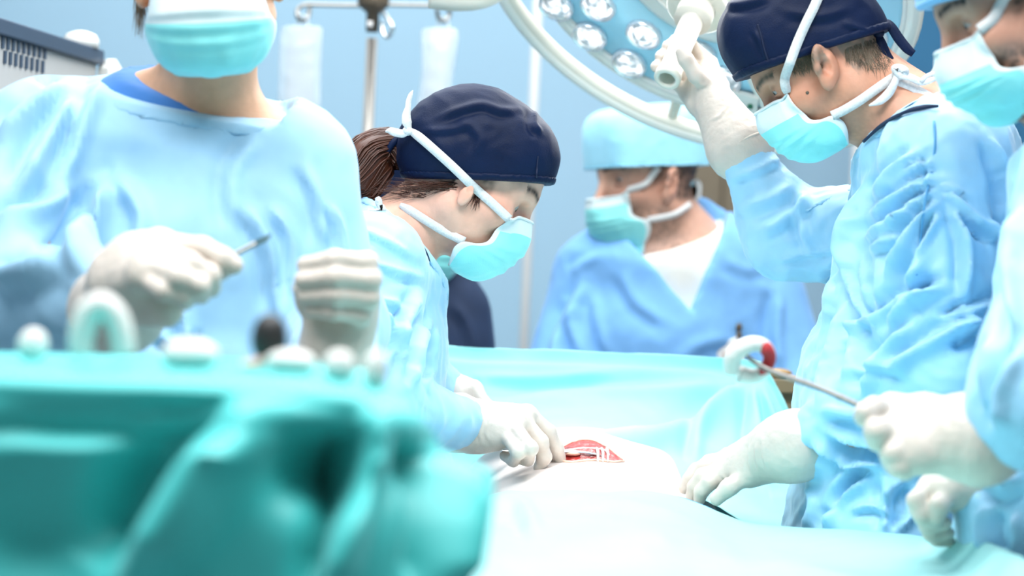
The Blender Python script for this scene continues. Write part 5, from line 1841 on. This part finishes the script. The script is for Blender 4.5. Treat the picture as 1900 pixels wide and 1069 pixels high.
# badge on a clip
bp = [on([sC], x, y, .004, 4.27) for x, y in ((1350, 665), (1369, 612))]
bd = thing('name_badge', 'white name badge with small portrait clipped to the V-neck scrub top', 'badge', bp[0] - CU * .03)
mk('card', *box(bp[0] + CU * -.002, CR * .028, CF * .0008, CU * .034), 'badge', bd, smooth=False)
mk('portrait', *box(bp[0] + CU * -.004 + CR * .004 - CF * .0012, CR * .013, CF * .0003, CU * .015), 'photo', bd, smooth=False)
mk('clip', *join(blob(bp[1] + CU * .004, (.006, .004, .008)), blob(bp[1] - CU * .010, (.0055, .004, .007))), 'bronze', bd)
mk('clip_strap', *_ribbon(np.array([bp[1] - CU * .012, (bp[1] - CU * .02 + bp[0] + CU * .034) / 2, bp[0] + CU * .030]), .003, .0006, -CF, 10), 'badge', bd)

# ----------------------------------------------------------------- person in navy, mostly hidden behind the woman surgeon
P0 = thing('person', 'person in navy scrubs mostly hidden behind the ponytailed surgeon', 'person', (W(715, 900, 4.2)[0], 4.2, 0))
H = Head(778, 398, 4.18, -60, 10, 0, .95)
tor = [ETube(J(760, 500, 4.22), J(735, 570, 4.22), (.10, .07), (.150, .10), side_x), ETube(J(735, 570, 4.22), J(725, 680, 4.22), (.150, .10), (.160, .11), side_x),
       ETube(J(725, 680, 4.22), J(715, 1250, 4.22), (.160, .11), (.18, .13), side_x)]
ar = arm(J(858, 584, 4.20), J(872, 800, 4.16), J(800, 920, 4.08), (.048, .045, .045, .04)) + arm(J(610, 590, 4.22), J(590, 800, 4.2), J(660, 920, 4.1), (.055, .05, .045, .04))
nbod = make_body(P0, H, J(768, 500, 4.2), slim(tor + ar, .02), tone=(.56, .34, .25), hair=(.03, .02, .015), fine=False, neck_r=.05)
make_cloth(P0, 'scrub_top', tor + ar, 'navy2', res=.008, wr=(.004, 10), lines=[([(840, 560), (870, 610), (880, 660)], .008, 10)])
make_mask(P0, H, bvh_of(nbod), 3.0)
make_cap(P0, H, .05, -.01, (.104, .084, .096), p=2.6, wr=.002, res=.006)
legs(P0, W(715, 1000, 4.22), CR, 'navy2')

# ----------------------------------------------------------------- assistant at the right edge
R_ = thing('person', 'assistant at the right edge holding up the bloody gauze on forceps', 'person', (W(2000, 900, 2.72)[0], 2.72, 0))
H = Head(1896, 21, 2.76, 185, 24, 0, 1.0)
tor = [ETube(J(2010, 165, 2.76), J(2055, 280, 2.76), (.10, .075), (.17, .10), side_y),
       ETube(J(2055, 280, 2.76), J(2050, 520, 2.76), (.17, .10), (.18, .11), side_y),
       ETube(J(2050, 520, 2.76), J(1990, 1000, 2.74), (.18, .11), (.18, .12), side_y),
       ETube(J(1990, 1000, 2.74), J(1975, 1800, 2.74), (.18, .12), (.20, .15), side_y)]
ar1 = arm(J(2035, 310, 2.60), J(1945, 720, 2.52), J(1838, 812, 2.56), (.078, .078, .066, .037))
ar2 = arm(J(2035, 330, 2.92), J(1930, 850, 2.86), J(1815, 905, 2.72), (.075, .07, .060, .034))
rb_ = make_body(R_, H, J(2015, 190, 2.76), slim(tor[:3] + ar1 + ar2, .026), tone=(.56, .31, .22), hair=(.03, .02, .015), stubble=.95, lid=(.45, .2), brow=(.02, .014, .011), neck_r=.060)
rB = bvh_of(rb_)
rh = Half(J(2010, 215, 2.76), cv(-.45, .2, .86), J(1985, 150, 2.76), .15)
rg = make_cloth(R_, 'gown', tor + ar1 + ar2, 'gown', subs=[(rh, .004)], res=.0065, wr=(.005, 9), seed=12.0, lines=[
    ([(1895, 380), (1880, 500), (1890, 640)], 0.0224, 14), ([(1900, 640), (1860, 720), (1850, 800)], 0.0168, 12), ([(1840, 620), (1825, 700), (1830, 780)], 0.0112, 10),
    ([(1815, 870), (1850, 910), (1895, 890)], 0.0168, 10), ([(1850, 940), (1842, 980), (1850, 1030)], -0.0224, 10), ([(1880, 950), (1890, 1000), (1880, 1050)], 0.0140, 10)])
legs(R_, W(1990, 1000, 2.74), CF)
rm, rmv = make_mask(R_, H, rB, 7.7, tops=.22, top=-.014, low=.76)
rc, rc_h = make_cap(R_, H, .046, .0, (.106, .085, .098), cen=(-.003, 0, .050), p=2.8, material='bluecap', wr=.002, seed=4, res=.005, band=.010)
rC = bvh_of(rc)
allR = [rB, rC, bvh_of(rm), bvh_of(rc_h)]
rk = corners(rmv, 1)
tape(R_, 'mask_tie', strap_path(allR, (rk[0], (1843, 34), (1856, 10), (1868, -12), (1880, -35))), .0062)
tape(R_, 'mask_tie', strap_path(allR, (rk[1], (1910, 122), (1935, 106)), 12), .006)
fingers = [[J(1650, 764, 2.595), J(1622, 758, 2.570), J(1606, 766, 2.560), J(1602, 776, 2.562)],
           [J(1648, 796, 2.568), J(1626, 800, 2.548), J(1628, 815, 2.555), J(1645, 818, 2.575)],
           [J(1662, 830, 2.556), J(1657, 840, 2.546), J(1664, 854, 2.556), J(1682, 852, 2.570)],
           [J(1670, 860, 2.552), J(1666, 868, 2.547), J(1678, 874, 2.557), J(1694, 868, 2.570)]]
make_glove(R_, fingers, [J(1772, 784, 2.585), J(1768, 826, 2.560)], [J(1715, 758, 2.61), J(1655, 752, 2.605), J(1612, 764, 2.592)],
           [(J(1770, 808, 2.572), .034), (J(1795, 812, 2.565), .037), (J(1812, 814, 2.562), .047), (J(1822, 814, 2.56), .048)], r=.0118,
           extra=[(J(1690, 775, 2.585), J(1760, 795, 2.575), .020, .021), (J(1675, 838, 2.565), J(1760, 830, 2.565), .019, .021), (J(1670, 805, 2.57), J(1750, 810, 2.57), .019, .021)])
fingers = [[J(1722, 905, 2.70), J(1700, 930, 2.685), J(1712, 958, 2.68), J(1735, 968, 2.69)],
           [J(1732, 902, 2.72), J(1706, 945, 2.71), J(1722, 975, 2.70), J(1752, 972, 2.70)],
           [J(1738, 905, 2.74), J(1715, 955, 2.73), J(1728, 990, 2.72), J(1758, 990, 2.72)],
           [J(1742, 908, 2.755), J(1722, 962, 2.75), J(1738, 1000, 2.74), J(1760, 1004, 2.74)]]
make_glove(R_, fingers, [J(1792, 890, 2.70), J(1794, 905, 2.73)], [J(1760, 915, 2.69), J(1742, 940, 2.675), J(1738, 958, 2.675)],
           [(J(1792, 897, 2.715), .028), (J(1812, 903, 2.72), .033), (J(1830, 905, 2.73), .040)], r=.0100)

# forceps and the stained gauze they hold
fp = thing('forceps', 'long dark steel sponge forceps pointing up left from the gloved hand of the assistant', 'forceps', J(1600, 755, 2.57))
for off in (0, .0045):
    mk('arm', *sweep([J(1378, 652, 2.66) + CF * off * .2, J(1400, 672, 2.652) + CF * off, J(1440, 692, 2.64) + CF * off, J(1520, 720, 2.61) + CF * off, J(1600, 755, 2.585) + CF * off, J(1680, 790, 2.575) + CF * off],
                     [.0016, .0026, .0032, .0034, .0034, .003], 10, samples=40), 'dsteel', fp)
mk('box_lock', *blob(J(1560, 737, 2.60), (.006, .004, .004), None, (12, 8)), 'dsteel', fp)
gz = thing('gauze_sponge', 'looped white gauze stained red, gripped in the forceps tip', 'gauze', J(1392, 700, 2.66))
loop = [J(1358, 690, 2.664), J(1360, 662, 2.655), J(1378, 645, 2.65), J(1400, 638, 2.65), J(1420, 645, 2.655), J(1428, 662, 2.66), J(1422, 682, 2.665), J(1406, 696, 2.668), J(1388, 698, 2.67), J(1372, 694, 2.668)]
mk('gauze_loop', *sweep(loop, [.009, .010, .0095, .0085, .0080, .0075, .0075, .0080, .0095, .010], 14, hint=(0, 1, .1), samples=60), 'gauze', gz)
mk('blood_stain', *sweep([J(1408, 640, 2.648), J(1420, 646, 2.650), J(1428, 662, 2.655), J(1423, 680, 2.660), J(1410, 694, 2.662)], [.0035, .0078, .0072, .0074, .003], 12, hint=(0, 1, .1), samples=30), 'blood', gz, label='red blood stain')

# ----------------------------------------------------------------- nurse in the left foreground
N_0 = thing('person', 'gowned person standing behind the foreground table, face cropped above the aqua mask', 'person', (W(320, 900, 2.95)[0], 2.95, 0))
H = Head(390, -42, 2.88, -87, 6, 3, 1.06)
tor = [ETube(J(345, 205, 2.98), J(318, 285, 2.98), (.105, .072), (.195, .105), side_x),
       ETube(J(318, 285, 2.98), J(318, 480, 2.97), (.195, .105), (.195, .125), side_x),
       ETube(J(318, 480, 2.97), J(335, 760, 2.97), (.195, .125), (.205, .13), side_x),
       ETube(J(335, 760, 2.97), J(335, 1700, 2.97), (.205, .13), (.22, .16), side_x)]
arA = arm(J(75, 275, 2.96), J(-15, 560, 2.80), J(205, 560, 2.60), (.085, .082, .078, .050))
arB = arm(J(555, 310, 2.96), J(610, 610, 2.93), J(622, 690, 2.62), (.070, .066, .060, .045))
nb_ = make_body(N_0, H, J(385, 215, 2.97), slim(tor[:3] + arA + arB, .026), tone=(.70, .40, .25), hair=(.12, .06, .03), fine=True, neck_r=.052)
nB = bvh_of(nb_)
nh = half3(J(165, 128, 3.0), J(430, 236, 2.87), J(468, 198, 2.98), J(345, 140, 2.94), .135)
nh2 = half3(J(200, 108, 3.0), J(425, 224, 2.88), J(455, 188, 2.98), J(355, 130, 2.94), .13)
make_cloth(N_0, 'scrub_top', [ETube(J(352, 160, 2.98), J(322, 280, 2.98), (.085, .072), (.182, .098), side_x)], 'scrub_d', res=.006, wr=(.002, 10), subs=[(nh2, .004)])
make_neckband(N_0, tor + arA + arB, nh, 'gown_n', w=.006, lim=(J(345, 165, 2.93), .116))
ng = make_cloth(N_0, 'gown', tor + arA + arB, 'gown_n', subs=[(nh, .004)], res=.0065, wr=(.005, 8), seed=20.5, lines=[
    ([(130, 150), (60, 200), (-10, 270)], 0.0240, 16), ([(150, 170), (90, 260), (30, 360)], 0.0300, 18), ([(190, 150), (150, 250), (110, 340)], 0.0210, 16),
    ([(200, 340), (170, 430), (140, 520)], 0.0420, 20), ([(130, 350), (60, 400), (-20, 420)], 0.0270, 18), ([(150, 460), (80, 510), (-10, 520)], 0.0390, 18), ([(220, 330), (260, 400), (250, 470)], 0.0150, 16),
    ([(480, 250), (430, 330), (440, 430)], 0.0090, 16), ([(455, 380), (500, 470), (520, 600)], 0.0150, 14), ([(500, 380), (540, 450), (545, 560)], 0.0120, 12),
    ([(560, 300), (590, 380), (600, 460)], 0.0120, 12), ([(610, 380), (630, 430), (640, 500)], 0.0120, 8), ([(330, 560), (345, 620), (340, 680)], 0.0150, 12), ([(280, 610), (330, 640), (360, 600)], 0.0120, 10)])
nG = bvh_of(ng)
legs(N_0, W(335, 1000, 2.97), CR)
nm_, _ = make_mask(N_0, H, nB, 9.0, puff=.004, tops=.40, wide=1.16, low=.90)
make_cap(N_0, H, .055, -.01, (.106, .085, .096), p=2.6, material='aquacap', wr=.002, res=.006)
# loose hair beside the mask
rr = np.random.default_rng(11)
rt_ = [W(262 + rr.normal() * 5, -40 + rr.uniform(-10, 10), 2.93 + rr.normal() * .006) for k in range(90)]
strands(N_0, 'side_hair', rt_, [unit(cv(-.02, 0, -1))] * 90, .062, .0008, 'hair_g', seg=5, curl=.1, jit=.07, kind='stuff')
fingers = [[J(300, 452, 2.470), J(375, 462, 2.452), J(412, 480, 2.448), J(434, 493, 2.450)],
           [J(292, 470, 2.450), J(352, 492, 2.425), J(388, 512, 2.430), J(392, 534, 2.445)],
           [J(278, 492, 2.435), J(330, 515, 2.408), J(368, 530, 2.415), J(372, 548, 2.435)],
           [J(262, 515, 2.430), J(305, 540, 2.408), J(340, 550, 2.415), J(345, 562, 2.435)]]
make_glove(N_0, fingers, [J(222, 500, 2.50), J(225, 545, 2.48)], [J(280, 500, 2.50), J(350, 510, 2.49), J(400, 500, 2.47), J(420, 495, 2.462)],
           [(J(225, 525, 2.49), .034), (J(232, 560, 2.51), .036), (J(225, 572, 2.54), .045), (J(212, 575, 2.57), .050)], r=.0118, res=.0028,
           extra=[(J(245, 470, 2.485), J(290, 465, 2.47), .020, .017), (J(235, 540, 2.48), J(300, 560, 2.45), .024, .019), (J(260, 570, 2.47), J(310, 580, 2.455), .020, .015)])
fingers = [[J(672, 500, 2.56), J(682, 488, 2.525), J(620, 482, 2.505), J(566, 492, 2.520)],
           [J(676, 530, 2.56), J(688, 520, 2.522), J(622, 514, 2.500), J(562, 520, 2.516)],
           [J(672, 560, 2.56), J(686, 553, 2.525), J(622, 548, 2.504), J(566, 550, 2.520)],
           [J(662, 588, 2.56), J(672, 586, 2.530), J(620, 580, 2.512), J(578, 578, 2.524)]]
make_glove(N_0, fingers, [J(606, 640, 2.56), J(648, 636, 2.57)], [J(590, 600, 2.55), J(570, 560, 2.545), J(560, 535, 2.535)],
           [(J(622, 640, 2.565), .031), (J(618, 665, 2.575), .034), (J(620, 690, 2.60), .043)], r=.0108, res=.0028,
           extra=[(J(610, 620, 2.57), J(610, 500, 2.56), .020, .018), (J(648, 620, 2.57), J(650, 505, 2.565), .02, .016)])
sc2 = thing('scalpel', 'thin blurred metal instrument pointing up right from a gloved left-side hand', 'instrument', J(440, 470, 2.46))
mk('handle', *sweep([J(395, 488, 2.462), J(440, 470, 2.465), J(475, 452, 2.468)], [.0028, .003, .0030], 8, samples=12), 'steel', sc2)
mk('blade', *box(J(487, 446, 2.469), unit(J(500, 440, 2.47) - J(470, 455, 2.468)) * .009, CF * .0005, unit(CR * .45 + CU * .9) * .0042), 'steel', sc2, smooth=False)

# forceps in the woman surgeon's hand
tw = thing('tweezers', 'steel tweezers held by the ponytailed surgeon, tips in the incision', 'tweezers', J(1040, 840, 3.25))
for off in (-1, 1):
    mk('arm', *_ribbon(np.array([J(930, 838, 3.307), J(960, 838, 3.307 + .003 * off), J(1010, 838, 3.309 + .006 * off), J(1060, 838, 3.313 + .005 * off), J(1100, 842, 3.317 + .002 * off), J(1122, 850, 3.321)]),
                     [.0016, .0026, .0030, .0026, .0018, .0010], .0008, np.array([0, -.6, .8]), 24), 'chrome', tw)
